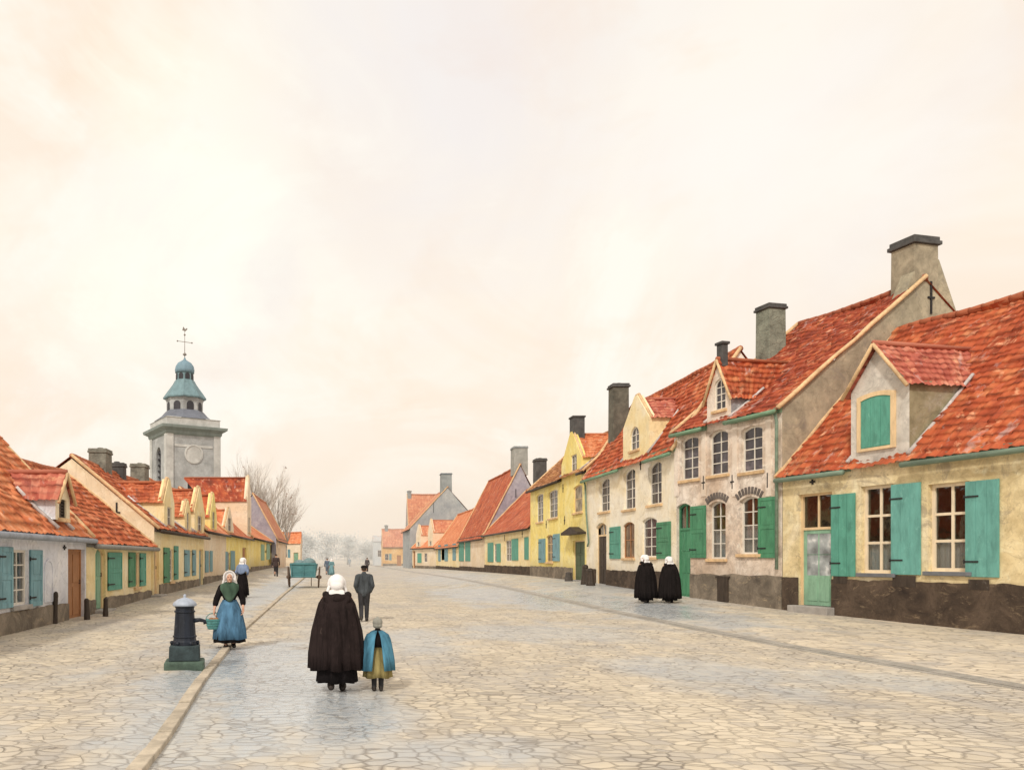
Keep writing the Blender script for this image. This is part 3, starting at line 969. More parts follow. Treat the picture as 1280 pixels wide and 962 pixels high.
# cellar hatch
hc = h.rect(899, 722, 912, 748)
cb = MB(); cb.box(hc[0], hc[1], -.09, -.036, .02, hc[3]); cb.box(hc[0] - .08, hc[1] + .08, -.10, -.035, hc[3], hc[3] + .07); cb.build('cellar_hatch', DARKWOOD, h.root)
# raised lime-white band under the gutter and quoin strips
for xx in (846, 880, 919, 961):
    uu = h.px(xx, 0)[0]; q = MB(); q.box(uu - .12, uu + .12, -.028, .004, h.px(xx, 620)[1], h.eave - .24); q.build('pilaster', W_R2u, h.root)
h.finish(gut_skip=[(u0, u1)])

# cream house with three upper windows
h = House('cream two-storey house with pointed yellow dormer and steep orange roof', (13, 42.9), (0, -1), 11.6, 5.2, 6.3, 2.5, 10.0, W_R3, PLINTH, .6, T_ORG, 2, group=ROWR, seed=3, sag=.1, gutter=paint_mat('green_gutter_paint', (.2, .34, .22)))
h.ph = h.px(790, 713)[1]
for r_ in ((749, 597, 762, 639), (779, 585, 794, 636), (810, 576, 827, 630)):
    h.window(h.rect(*r_), 2, 4, WHITE, .2, curtain=.35, rev=.2, sillm=MORTAR, glass=DARKGL)
h.door(h.rect(745, 653, 758, 721), DARKWOOD, fan=h.px(751, 653)[1] - h.px(751, 669)[1], frame=CREAM, arch=.2, base=.02)
h.shutter(h.rect(763, 658, 776, 698), GREEN, 2)
h.window(h.rect(779, 652, 793, 697), 2, 2, BROWN, .15, glass=pane_mat('brown_boarded_glass', (.2, .14, .09)), sillm=MORTAR)
h.window(h.rect(803, 646, 821, 696), 2, 4, WHITE, .15, curtain=.4, sillm=MORTAR, glass=DARKGL)
h.shutter(h.rect(822, 652, 839, 698), GREEN_D, 2)
u0, u1, _, _ = h.rect(779, 0, 812, 0)
h.dormer(u0, u1, h.eave - .2, h.px(786, 533)[1], h.px(794, 500)[1], W_YEL2, T_PNK, win=h.rect(788, 533, 799, 562), cols=2, rows=3, arch=.35, parapet=True)
h.chimney(.02, .85, 1.15, 2.0, 8.0, 11.1, stone_mat('mottled_dark_chimney', (.13, .125, .10), .6), CH_D, lip=.06)
h.downpipe(.12, h.eave - .25, z0=2.0, kink=.6)
for xx in (773, 801): h.anchor(h.px(xx, 0)[0], h.px(xx, 580)[1])
h.finish(gut_skip=[(u0, u1)])

# yellow house with the tall wall dormer
h = House('bright yellow two-storey house with chimney-topped wall dormer', (13, 55.8), (0, -1), 12.9, 6.4, 6.68, 3.2, 9.6, W_YEL, PLINTH_G, .5, T_BRN, 2, group=ROWR, seed=4, sag=.1, gutter=DARKWOOD)
h.ph = h.px(690, 708)[1]
for r_ in ((671, 617, 679, 652), (686, 612, 697, 647)):
    h.window(h.rect(*r_), 2, 4, WHITE, .1, curtain=.3, sillm=MORTAR, glass=DARKGL)
h.window(h.rect(717, 606, 728, 640), 1, 2, CREAM, .1, glass=pane_mat('blinded_pane', (.42, .36, .27), .5), sillm=MORTAR)
h.shutter(h.rect(674, 673, 682, 703), TEAL_L, 2); h.shutter(h.rect(692, 667, 700, 701), TEAL_L, 2)
h.window(h.rect(683, 668, 691, 702), 2, 3, CREAM, .12, glass=DARKGL, sillm=MORTAR)
d = h.rect(716, 675, 731, 722); h.door(d, DKGREEN, frame=CREAM, base=.02)
b = MB(); b.prism([(d[0] - .7, d[3] + .32), (d[1] + .25, d[3] + .32), (d[1] + .25, d[3] + .42), ((d[0] + d[1]) / 2, d[3] + .75), (d[0] - .7, d[3] + .45)], h.T, -.5, -.002); b.build('door_hood', DARKWOOD, h.root)
u0, u1, _, _ = h.rect(702, 0, 727, 0)
h.dormer(u0, u1, h.eave - .15, h.px(709, 578)[1], h.px(713, 544)[1], W_YEL, T_LIT, win=h.rect(714, 568, 721, 589), cols=2, rows=2, parapet=True, chimney=(.75, .95))
for xx, yy in ((704, 610), (706, 650), (683, 655)): h.anchor(h.px(xx, 0)[0], h.px(xx, yy)[1])
h.finish(gut_skip=[(u0, u1)])

# low yellow cottage
h = House('long low yellow cottage with bare orange roof below the violet gable', (13, 74.0), (0, -1), 18.2, 7.8, 4.15, 3.9, 8.1, W_YEL2, PLINTH, .5, T_ORG, 1, group=ROWR, seed=5, gutter=DARKWOOD, verge='L')
h.ph = h.px(640, 707)[1]
for r_ in ((610, 678, 617, 702), (621, 679, 626, 702), (640, 673, 648, 700), (656, 671, 661, 699)):
    h.shutter(h.rect(*r_), GREEN, 0, hinges=False)
h.window(h.rect(617.4, 679, 620.6, 702), 1, 3, WHITE, glass=DARKGL, sill=False); h.window(h.rect(632, 675, 639, 701), 2, 3, WHITE, glass=DARKGL, sill=False)
h.chimney(13.4, 14.5, 1.3, 2.1, 5.2, 9.35, CH_D, CH_D, lip=.04)
h.anchor(h.px(631, 0)[0], h.px(631, 672)[1]); h.anchor(h.px(653, 0)[0], h.px(653, 667)[1])
h.finish()

# steep house with violet-grey gable
h = House('house with very steep orange roof, violet-grey gable and pale flat chimney', (13, 90.0), (0, -1), 15.98, 6.4, 4.1, 3.3, 10.5, W_PALE, PLINTH, .45, T_ORG, 1, gable=W_PURP, group=ROWR, seed=6, gutter=DARKWOOD)
for r_ in ((574, 677, 580, 701), (582, 677, 588, 701)): h.shutter(h.rect(*r_), GREEN, 0, hinges=False)
h.window(h.rect(580.2, 679, 582, 700), 1, 2, WHITE, glass=DARKGL, sill=False)
h.chimney(14.3, 15.9, h.rw - .55, h.rw + .75, 9.6, 12.3, stone_mat('pale_grey_chimney', (.34, .35, .33), .3), CH_B, lip=.03)
h.anchor(0, h.ridge - 2.6, h=.8, gable='R', w=h.rw - .4, cross=False)
h.finish()
h = House('long low house whose stepped orange roof drops toward the far end', (13, 113.0), (0, -1), 22.95, 6.4, 3.5, 3.1, 8.0, W_YEL2, PLINTH, .4, T_LIT, 1, group=ROWR, seed=7, gutter=DARKWOOD)
for r_ in ((548, 681, 551, 701), (556, 680, 560, 701), (566, 679, 570, 700)): h.shutter(h.rect(*r_), TEAL_L, 0, hinges=False)
h.window(h.rect(552, 682, 555.5, 701), 2, 2, WHITE, glass=DARKGL, sill=False)
h.finish()
# small house with two red dormers
dd = Vector((2.4, -11.5)).normalized()
h = House('small yellow house with two red-roofed dormers before the grey gable', (10.6, 124.5), dd, 11.7, 6.2, 3.6, 3.1, 6.6, W_PALE, PLINTH_G, .4, T_LIT, 1, group=ROWR, seed=8, gutter=DARKWOOD, gap=.05)
for x0, x1, ye, yp in ((520, 526, 668, 657), (535, 541, 664, 650)):
    u0, u1, _, _ = h.rect(x0, 0, x1, 0)
    h.dormer(u0, u1, h.eave - .05, h.px((x0 + x1) / 2, ye)[1], h.px((x0 + x1) / 2, yp)[1], W_PALE, T_FAR, parapet=True, win=(lerp(u0, u1, .3), lerp(u0, u1, .7), h.eave + .15, h.eave + .8), cols=2, rows=1)
h.shutter(h.rect(522, 691, 527, 703), GREEN, 0, hinges=False); h.window(h.rect(530, 691, 534, 702), 2, 2, WHITE, glass=DARKGL, sill=False)
h.door(h.rect(516, 688, 519, 705), BROWN, base=.02)
h.finish()
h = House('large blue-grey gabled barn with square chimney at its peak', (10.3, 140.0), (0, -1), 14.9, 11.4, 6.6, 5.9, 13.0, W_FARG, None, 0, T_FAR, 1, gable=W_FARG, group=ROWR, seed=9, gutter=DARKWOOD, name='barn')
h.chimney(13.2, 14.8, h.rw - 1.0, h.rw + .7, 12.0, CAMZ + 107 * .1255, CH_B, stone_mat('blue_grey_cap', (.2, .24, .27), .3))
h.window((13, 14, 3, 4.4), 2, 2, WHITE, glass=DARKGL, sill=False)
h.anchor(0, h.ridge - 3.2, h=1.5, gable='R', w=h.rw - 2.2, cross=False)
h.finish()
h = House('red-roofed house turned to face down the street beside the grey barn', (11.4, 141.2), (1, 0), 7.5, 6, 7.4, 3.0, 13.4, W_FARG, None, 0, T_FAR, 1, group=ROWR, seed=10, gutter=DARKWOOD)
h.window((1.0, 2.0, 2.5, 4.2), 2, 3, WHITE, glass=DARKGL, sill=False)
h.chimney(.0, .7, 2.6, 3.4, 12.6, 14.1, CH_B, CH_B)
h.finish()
h = House('small ochre house with dull red roof closing the street end', (8.2, 170.0), (1, 0), 4.7, 6, 4.5, 3.0, 8.2, W_OCH, PLINTH_G, .5, T_FAR, 1, group=ROWR, seed=11, gutter=DARKWOOD)
h.window((.5, 1.3, 1.2, 2.6), 2, 2, WHITE, glass=DARKGL, sill=False); h.shutter((1.4, 1.9, 1.2, 2.6), TEAL_L, 0, hinges=False)
h.door((3.0, 4.0, 0, 2.3), BROWN, base=.02)
h.chimney(.6, 1.3, 2.6, 3.4, 7.7, 9.1, CH_B, CH_B)
h.finish()
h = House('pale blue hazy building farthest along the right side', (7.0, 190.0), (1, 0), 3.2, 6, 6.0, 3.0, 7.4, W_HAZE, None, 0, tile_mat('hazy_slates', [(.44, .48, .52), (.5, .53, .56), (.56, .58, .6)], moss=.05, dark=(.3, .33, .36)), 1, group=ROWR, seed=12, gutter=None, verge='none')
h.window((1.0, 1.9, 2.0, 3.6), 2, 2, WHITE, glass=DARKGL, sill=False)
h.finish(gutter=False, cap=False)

# ---------------------------------------------------------------- left-hand row
h = House('pale blue-washed cottage with brown door and louvred dormer, nearest on the left', (-7.7, 11.5), (0, 1), 12.4, 7.4, 2.62, 3.6, 6.35, W_BLUE, PLINTH_G, .5, T_LIT, 3, group=ROWL, seed=20, sag=.16, verge='R', gutter=paint_mat('bluish_eave_board', (.34, .38, .45)))
h.ph = h.px(40, 760)[1]
h.window(h.rect(15, 687, 35, 756), 2, 4, WHITE, curtain=.3, sillm=STEP)
h.shutter(h.rect(-3, 683, 14, 760), TEAL_L, 2); h.shutter(h.rect(36, 687, 51, 757), TEAL_L, 2)
h.door(h.rect(85, 686, 106, 776), BROWN, frame=BROWN, base=h.px(95, 776)[1] + .03, leafpanels=2)
n_ = h.rect(55, 698, 66, 752)
m = MB(); ring(m, arch_loop(*n_, .2), arch_loop(n_[0] + .06, n_[1] - .06, n_[2] + .01, n_[3] - .06, .18), -.03, .004); m.build('blind_arch', W_BLUE, h.root)
u0, u1, _, _ = h.rect(69, 0, 87, 0)
h.dormer(u0, u1, h.eave + .28, h.px(78, 622)[1], h.px(76, 591)[1], W_BUFF, T_PNK, win=(u0 + .28, u1 - .28, h.eave + .34, h.px(78, 624)[1]), cols=1, rows=5, frame=DARKWOOD, cheek=W_BLUE, over=.12)
h.anchor(h.px(80, 0)[0], h.px(80, 684)[1], h=.14)
h.finish(gut_skip=[])
h = House('small yellow cottage with pale green door beside the blue-washed one', (-7.7, 23.9), (0, 1), 8.1, 7.2, 2.42, 3.5, 5.25, W_YEL2, PLINTH_G, .4, T_MED, 3, group=ROWL, seed=21, sag=.1, verge='R', gutter=paint_mat('grey_eave_board', (.3, .3, .28)))
h.ph = h.px(160, 742)[1]
h.door(h.rect(119, 683, 132, 767), GREEN_P, frame=CREAM, base=.02, leafpanels=2, arch=.25)
h.shutter(h.rect(134, 690, 151, 737), GREEN, 2)
h.window(h.rect(168, 690, 174, 733), 1, 3, CREAM, glass=DARKGL, sillm=MORTAR)
h.shutter(h.rect(160, 690, 168, 733), GREEN_D, 2); h.shutter(h.rect(174, 691, 181, 732), GREEN, 2)
h.finish()
h = House('buff-gabled house with red roof, three chimneys and tall front dormers', (-7.6, 32.02), (0, 1), 11.4, 7.0, 3.15, 3.3, 5.9, W_YEL2, PLINTH_G, .4, T_MED, 2, gable=W_BUFF, group=ROWL, seed=22, sag=.08, gutter=DARKWOOD)
for x0, x1, ye, yp in ((205, 218, 628, 604), (231, 239, 645, 630), (243, 256, 640, 613)):
    u0, u1, _, _ = h.rect(x0, 0, x1, 0)
    h.dormer(u0, u1, h.eave - .1, h.px((x0 + x1) / 2, ye)[1], h.px((x0 + x1) / 2, yp)[1], W_YEL2, T_MED, parapet=True,
             win=(lerp(u0, u1, .3), lerp(u0, u1, .7), h.eave + .1, h.eave + .95), cols=2, rows=2)
h.shutter(h.rect(204, 684, 211, 728), GREEN_D, 0); h.window(h.rect(211.5, 686, 216.5, 726), 2, 4, WHITE, glass=DARKGL, sillm=MORTAR); h.shutter(h.rect(217, 682, 222, 724), GREEN, 0)
h.shutter(h.rect(230, 687, 236, 720), TEAL_L, 0); h.shutter(h.rect(240, 687, 244, 719), TEAL_L, 0); h.window(h.rect(236.4, 688, 239.8, 719), 1, 3, WHITE, glass=DARKGL, sill=False)
h.door(h.rect(192, 680, 199, 736), CREAM, frame=CREAM, base=.02, arch=.3)
h.door(h.rect(249, 686, 254, 729), TEAL_L, frame=CREAM, base=.02)
for uu, zt, mt in ((3.3, 6.75, CH_G), (6.1, 6.45, CH_D), (10.2, 6.9, CH_G)):
    h.chimney(uu, uu + (.55 if mt == CH_D else .95), h.rw - .4, h.rw + .4, 5.3, zt, mt, mt, lip=.03)
h.anchor(0, h.px(0, 0)[1] * 0 + h.eave + .55, h=.8, gable='L', w=1.5)
h.finish()
h = House('narrow yellow cottage with high front gable and teal shutters', (-7.65, 43.5), (0, 1), 8.5, 7, 3.5, 3.2, 6.2, W_PALE, PLINTH_G, .35, T_LIT, 1, group=ROWL, seed=23, gutter=DARKWOOD)
u0, u1, _, _ = h.rect(263, 0, 271, 0)
h.dormer(u0, u1, h.eave - .1, h.px(267, 645)[1], h.px(267, 620)[1], W_YEL, T_ORG, parapet=True, win=(lerp(u0, u1, .3), lerp(u0, u1, .7), h.eave + .1, h.eave + 1.1), cols=2, rows=2)
h.shutter(h.rect(256, 688, 260, 715), TEAL_L, 0, hinges=False); h.shutter(h.rect(262, 688, 265, 714), TEAL_L, 0, hinges=False); h.window(h.rect(260.2, 689, 261.8, 714), 1, 3, WHITE, glass=DARKGL, sill=False)
h.finish()
h = House('cream house with broad red roof and a tall pale front gable at its far end', (-7.7, 52.0), (0, 1), 14.0, 7, 3.6, 3.0, 6.4, W_YEL, PLINTH_G, .35, T_MED, 1, group=ROWL, seed=24, gutter=DARKWOOD)
u0, u1, _, _ = h.rect(282, 0, 292, 0)
h.dormer(u0, u1, h.eave - .1, h.px(287, 658)[1], h.px(287, 638)[1], W_PALE, T_LIT, parapet=True, win=(lerp(u0, u1, .3), lerp(u0, u1, .7), h.eave + .1, h.eave + 1.0), cols=2, rows=2)
u0, u1, _, _ = h.rect(309, 0, 314, 0)
h.dormer(u0, u1, h.eave - .1, h.px(312, 626)[1], h.px(312, 598)[1], W_PALE, T_RED, parapet=True, win=(lerp(u0, u1, .3), lerp(u0, u1, .7), h.eave + .4, h.eave + 1.6), cols=2, rows=2, trim=W_PALE)
for r_ in ((279, 689, 284, 713), (288, 688, 293, 712)): h.shutter(h.rect(*r_), TEAL_L, 0, hinges=False)
h.window(h.rect(284.4, 690, 287.6, 712), 2, 3, WHITE, glass=DARKGL, sill=False)
h.door(h.rect(303, 684, 308, 707), BROWN, base=.02)
h.finish()
h = House('low yellow cottage with orange roof under the violet-grey left gable', (-7.7, 66.05), (0, 1), 18.9, 7, 3.7, 3.3, 6.0, W_YEL, PLINTH_G, .35, T_LIT, 1, group=ROWL, seed=25, gutter=DARKWOOD)
for r_ in ((326, 680, 330, 700), (333, 679, 337, 699)): h.shutter(h.rect(*r_), GREEN_P, 0, hinges=False)
h.window(h.rect(330.4, 681, 332.6, 700), 1, 3, WHITE, glass=DARKGL, sill=False)
h.door(h.rect(341, 681, 343.5, 703), CREAM, base=.02)
h.chimney(10.2, 11.0, 1.6, 2.3, 4.6, 9.0, CH_G, CH_D, lip=.03)
h.finish()
h = House('tall house showing a violet-grey gable toward the bare trees', (-7.2, 85.0), (0, 1), 14, 5.4, 4.1, 2.5, 8.7, W_PALE, None, 0, T_FAR, 1, gable=W_PURP, group=ROWL, seed=26, gutter=DARKWOOD)
h.window((1, 1.8, 1.2, 2.6), 2, 3, WHITE, glass=DARKGL, sill=False); h.door((3, 4, 0, 2.2), BROWN, base=.02)
h.finish()
h = House('tiny pale house with small orange roof turned across the left end', (-10.2, 125.0), (1, 0), 3.4, 5, 4.3, 2.5, 6.0, W_PALE, None, 0, T_LIT, 1, group=ROWL, seed=27, gutter=None, verge='none')
h.window((.7, 1.3, 1.3, 2.6), 2, 2, WHITE, glass=DARKGL, sill=False); h.shutter((1.4, 1.8, 1.3, 2.6), TEAL_L, 0, hinges=False); h.door((2.3, 3.1, 0, 2.1), GREEN_P, base=.02)
h.finish(gutter=False)
# ---------------------------------------------------------------- church tower
TW = stone_mat('weathered_tower_stone', (.39, .41, .42), .36, scale=.5, joints=.12, jscale=1.2)
TWL = stone_mat('pale_tower_trim', (.53, .54, .53), .25, scale=.7)
TROOF = paint_mat('verdigris_copper', (.19, .30, .34), var=.3, scale=1.2, rough=.6)
TLEAD = paint_mat('lead_roof', (.19, .21, .26), var=.25, scale=.8)
TDARK = paint_mat('louvre_dark', (.05, .05, .06), var=.3, scale=1)
TY = .112
def tz(y): return CAMZ + (HY - y) * TY
tow = root('church_tower', 'grey stone church tower with blue-green onion-domed lantern and cross above the left roofs', 'church tower', (-22.3, 112, 0), math.radians(30))
a = 3.72
TT = {'front': lambda u, y, z: Vector((u, -a + y, z)), 'left': lambda u, y, z: Vector((-a + y, -u, z)),
      'right': lambda u, y, z: Vector((a - y, u, z)), 'back': lambda u, y, z: Vector((-u, a - y, z))}
m = MB(); bel = arch_loop(-1.0, 1.0, tz(606), tz(561), 1.0); low = arch_loop(-.75, .75, tz(640), tz(595), .75)
for k, T in TT.items():
    m.panel([(-a, -1), (a, -1), (a, tz(541)), (-a, tz(541))], [bel] if k in ('left', 'right') else [[(u - .1, z - .4) for u, z in low]], T, .5)
m.build('tower_shaft', TW, tow)
for k, T in TT.items():
    m = MB()
    if k in ('left', 'right'):
        m.prism([(-1, tz(606)), (1, tz(606)), (1, tz(561)), (-1, tz(561))], lambda u, y, z, T=T: T(u, .45 + y, z), 0, .02)
        for i in range(6):
            zc = lerp(tz(604), tz(568), i / 5); m.prism([(-1, zc - .1), (1, zc - .1), (1, zc + .1), (-1, zc + .1)], lambda u, y, z, T=T: T(u, .2 + y, z), 0, .2)
    else:
        m.prism([(-.9, tz(645)), (.7, tz(645)), (.7, tz(599)), (-.9, tz(599))], lambda u, y, z, T=T: T(u, .45 + y, z), 0, .02)
    m.build('louvre', TDARK, tow)
for k, T in TT.items():
    for u0 in (-a - .06, a - .86):
        m = MB(); m.prism([(u0, -1), (u0 + .92, -1), (u0 + .92, tz(546)), (u0, tz(546))], lambda u, y, z, T=T: T(u, -.14 + y, z), 0, .12); m.build('corner_pilaster', TWL, tow)
m = MB(); m.prism([(-2.7, tz(563)), (2.7, tz(563)), (2.7, tz(560)), (-2.7, tz(560))], lambda u, y, z: TT['front'](u, -.08 + y, z), 0, .06); m.build('string_course', TWL, tow)
m = MB(); sq = 2 ** .5
def sqr(prof): return [(r * sq, z) for r, z in prof]
m.lathe(sqr([(a + .05, tz(549)), (a + .25, tz(547)), (a + .3, tz(544)), (a + .85, tz(541)), (a + .9, tz(538)), (a + .3, tz(537))]), 4, ph=PI / 4)
m.build('cornice', paint_mat('grey_green_cornice', (.24, .29, .28), var=.2, scale=1), tow)
m = MB(); m.lathe(sqr([(a + .05, tz(537)), (a + .05, tz(529)), (a + .15, tz(528)), (a - .1, tz(527))]), 4, ph=PI / 4)
m.build('parapet', TWL, tow)
m = MB(); m.lathe([(3.5 * 1.2, tz(527.5)), (3.2, tz(521)), (2.6, tz(515))], 8, ph=PI / 8); m.build('skirt_roof', TLEAD, tow)
m = MB(); m.lathe([(2.5, tz(522)), (2.5, tz(503)), (2.6, tz(502)), (2.6, tz(499))], 8, ph=PI / 8); dr = m.build('drum', TW, tow)
for k in range(8):
    M = Matrix.Rotation(k * PI / 4, 4, 'Z'); m = MB()
    m.prism(arch_loop(-.5, .5, tz(518), tz(504), .45), lambda u, y, z, M=M: M @ Vector((u, -2.36 + y, z)), 0, .1); m.build('drum_opening', TDARK, dr)
m = MB(); m.lathe([(2.95, tz(499.5)), (3.0, tz(498)), (2.55, tz(492)), (2.05, tz(486)), (1.65, tz(481)), (1.35, tz(476))], 8, ph=PI / 8); m.build('bell_roof', TROOF, tow)
m = MB(); m.lathe([(1.25, tz(477)), (1.2, tz(467)), (1.35, tz(466.5))], 8, ph=PI / 8); ln = m.build('lantern', TROOF, tow)
for k in range(8):
    M = Matrix.Rotation(k * PI / 4, 4, 'Z'); m = MB()
    m.prism(arch_loop(-.32, .32, tz(475), tz(467.5), .3), lambda u, y, z, M=M: M @ Vector((u, -1.19 + y, z)), 0, .1); m.build('lantern_opening', TDARK, ln)
m = MB(); m.lathe([(1.3, tz(466.5)), (1.36, tz(463)), (1.25, tz(458)), (.95, tz(454)), (.5, tz(451.5)), (.18, tz(449.5)), (.1, tz(447))], 16, smooth=True); m.build('onion_dome', paint_mat('blue_copper', (.22, .35, .44), var=.25, scale=1.2), tow)
m = MB(); m.tube([(0, 0, tz(449)), (0, 0, tz(411))], [.05, .035], 6); m.lathe([(.05, tz(445)), (.3, tz(443)), (.05, tz(440.5))], 10)
m.box(-1.05, 1.05, -.03, .03, tz(427.6), tz(427)); 
for u in (-1.05, 1.05): m.lathe([(.03, tz(428.4)), (.13, tz(427.3)), (.03, tz(426.2))], 8, Matrix.Translation((u, 0, 0)))
m.lathe([(.03, tz(420)), (.16, tz(418.5)), (.03, tz(417))], 8)
m.prism([(-.35, tz(413)), (.1, tz(414)), (.4, tz(411)), (.3, tz(409.5)), (.05, tz(411.5)), (-.2, tz(408.5))], lambda u, y, z: Vector((u, y, z)), -.04, .04)
m.build('cross', paint_mat('faded_iron', (.30, .27, .25)), tow)
m = MB(); m.lathe([(.0, 0), (1.32, 0), (1.32, .12), (1.1, .14), (1.08, .06), (0.0, .06)], 32, Matrix.Translation((0, -a, tz(571))) @ Matrix.Rotation(PI / 2, 4, 'X'), cap=False)
m.build('clock_face', TWL, tow)

# ---------------------------------------------------------------- trees
BARK = stone_mat('hazy_bark', (.36, .33, .30), .3, scale=1.5)  # bark paled by haze in its base colour
BARKL = stone_mat('pale_hazy_twigs', (.62, .57, .52), .2, scale=1.5)


def bare_tree(label, x, y, H, lean=0.0, spread=.5, leaves=0, seed=0, dens=1.0, group='bare winter trees behind the left roofs'):
    rr = random.Random(seed)
    t = root('bare_tree', label, 'tree', (x, y, zg(x, y) - .1), rr.uniform(0, 6), group)
    tr, tw, tips = MB(), MB(), []

    def grow(p, d, L, r, lev):
        n = 4; pts, rs = [p], [r]
        for i in range(n):
            d = (d + Vector((rr.uniform(-1, 1), rr.uniform(-1, 1), rr.uniform(-.3, .7))) * .13).normalized()
            p = p + d * (L / n); pts.append(p); rs.append(r * (1 - .45 * (i + 1) / n))
        (tr if lev < 2 else tw).tube(pts, rs, 7 if lev < 2 else 4 if lev < 3 else 3, cap=lev < 2)
        if lev >= 4: tips.append(pts[-1]); tips.append(pts[2]); return
        k = {0: 6, 1: 4, 2: 4, 3: 3}[lev]
        for i in range(k):
            f = rr.uniform(.35, 1.0) if lev else rr.uniform(.5, 1.0)
            q = pts[0].lerp(pts[-1], f) if lev == 0 else pts[min(n, int(f * n))]
            an = rr.uniform(0, 2 * PI); sp = spread * rr.uniform(.5, 1.2)
            nd = (d + Vector((math.cos(an), math.sin(an), .15)) * sp + Vector((lean, 0, 0)) * .3).normalized()
            grow(q, nd, L * rr.uniform(.5, .72), r * .5, lev + 1)
        if lev: grow(pts[-1], d, L * .6, r * .5, lev + 1)

    grow(Vector((0, 0, 0)), Vector((lean, 0, 1)).normalized(), H * .46, H * .011, 0)
    tr.build('trunk', BARK, t); tw.build('crown', BARKL, t)
    if leaves:
        lf = MB()
        for _ in range(leaves):
            p = rr.choice(tips); s_ = rr.uniform(.05, .11)
            for j in range(rr.randint(1, 4)):
                q = p + Vector((rr.gauss(0, .14), rr.gauss(0, .14), rr.gauss(0, .14)))
                a_ = Vector((rr.uniform(-1, 1), rr.uniform(-1, 1), rr.uniform(-1, 1))).normalized() * s_; b_ = a_.orthogonal().normalized() * s_ * .7
                lf.add([q - a_, q + b_, q + a_, q - b_], [(0, 1, 2, 3)])
        lf.build('leaves', paint_mat('withered_leaves', (.30, .16, .10)), t)
    return t


bare_tree('bare grey tree leaning against the right edge of the church tower', -16.4, 112, 13.5, 0.0, .5, 0, 3)
bare_tree('thin bare tree just right of the lone grey chimney', -15.0, 112, 14, 0, .5, 0, 4)
bare_tree('slender bare tree between the lone grey chimney and the violet-grey gable', -13.3, 109, 14.5, 0, .45, 0, 14)
bare_tree('bare tree rising behind the violet-grey left gable', -12.2, 112, 15, 0, .5, 6, 5)
bare_tree('tall forked bare tree with a dark twin trunk', -10.9, 109, 14.5, 0, .5, 20, 6)
bare_tree('bare tree spreading over the tiny orange-roofed house', -9.7, 112, 13.5, 0, .55, 40, 7)
bare_tree('rightmost bare tree with a few withered leaves on drooping twigs', -8.4, 112, 10.5, 0, .62, 60, 8)

HLEAF = paint_mat('hazy_foliage', (.62, .66, .68), var=.08, scale=2, grime=.05)  # foliage colour itself carries the distance haze
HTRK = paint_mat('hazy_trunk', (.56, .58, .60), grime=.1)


def hazy_tree(label, x, y, H, W, seed):
    rr = random.Random(seed)
    t = root('distant_tree', label, 'tree', (x, y, zg(x, y) - .1), 0, 'misty trees at the end of the street')
    tr = MB(); tr.tube([(0, 0, 0), (.1, 0, H * .35), (0, .1, H * .8)], [.3, .22, .05], 7)
    for k in range(7):
        an = rr.uniform(0, 2 * PI); z0 = rr.uniform(.25, .6) * H
        tr.tube([(0, 0, z0), (math.cos(an) * W * .2, math.sin(an) * W * .2, z0 + H * .15), (math.cos(an) * W * .4, math.sin(an) * W * .4, z0 + H * .25)], [.12, .08, .03], 5)
    tr.build('trunk', HTRK, t)
    cr = MB()
    cl = [(Vector((rr.gauss(0, W * .24), rr.gauss(0, W * .24), H * rr.uniform(.25, .95))), rr.uniform(.5, 1.3)) for _ in range(24)]
    for c, r in cl:
        for _ in range(150):
            q = c + Vector((rr.gauss(0, r), rr.gauss(0, r), rr.gauss(0, r * .8)))
            a_ = Vector((rr.uniform(-1, 1), rr.uniform(-1, 1), rr.uniform(-1, 1))).normalized() * rr.uniform(.09, .2); b_ = a_.orthogonal() * .6
            cr.add([q - a_, q + b_, q + a_, q - b_], [(0, 1, 2, 3)])
    cr.build('crown', HLEAF, t)


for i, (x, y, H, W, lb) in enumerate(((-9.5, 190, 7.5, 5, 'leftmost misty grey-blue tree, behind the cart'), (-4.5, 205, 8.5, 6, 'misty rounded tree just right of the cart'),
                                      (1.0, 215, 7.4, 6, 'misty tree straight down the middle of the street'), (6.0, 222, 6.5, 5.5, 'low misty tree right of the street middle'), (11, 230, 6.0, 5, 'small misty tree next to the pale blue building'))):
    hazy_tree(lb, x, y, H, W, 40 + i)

# ---------------------------------------------------------------- ground, street, kerb
PUD = [(225, 900, 90, 45, .8), (190, 945, 70, 40, .6), (240, 850, 70, 28, 1.0), (520, 800, 60, 18, .5), (680, 790, 120, 14, .5), (335, 850, 90, 70, 1.0), (425, 885, 75, 50, 1.0), (287, 825, 50, 20, 1.0), (820, 762, 70, 16, 1.0), (250, 850, 45, 22, .9), (600, 742, 60, 12, .7), (690, 747, 70, 12, 1.0), (300, 905, 70, 30, .8), (560, 940, 160, 22, .6),
       (880, 838, 110, 22, .6), (760, 732, 90, 12, .8), (470, 875, 30, 20, .8), (345, 735, 25, 25, .8), (560, 722, 60, 8, .6), (260, 940, 70, 30, .6), (1090, 850, 140, 14, .5), (415, 790, 60, 40, .35), (815, 765, 50, 14, .8)]
PW = []
for px, py, rx, ry, s_ in PUD:
    g = ground_at(px, py); PW.append((g.x, g.y, rx * g.y / FOC, ry * g.y * g.y / FOC / CAMZ, s_))


def wet_at(X, Y):
    w = 0
    n = noise.noise(Vector((X * .9, Y * .6, 3))) * .7 + noise.noise(Vector((X * 2.7, Y * 2.1, 9))) * .45
    for gx, gy, rx, ry, s_ in PW:
        d = math.hypot((X - gx) / rx, (Y - gy) / ry) + n * .8
        w = max(w, s_ * sm(1.35 - d, 0, .9))
    far = .35 * sm(Y, 25, 90)
    return min(1.0, max(w, far * (1 + n)))


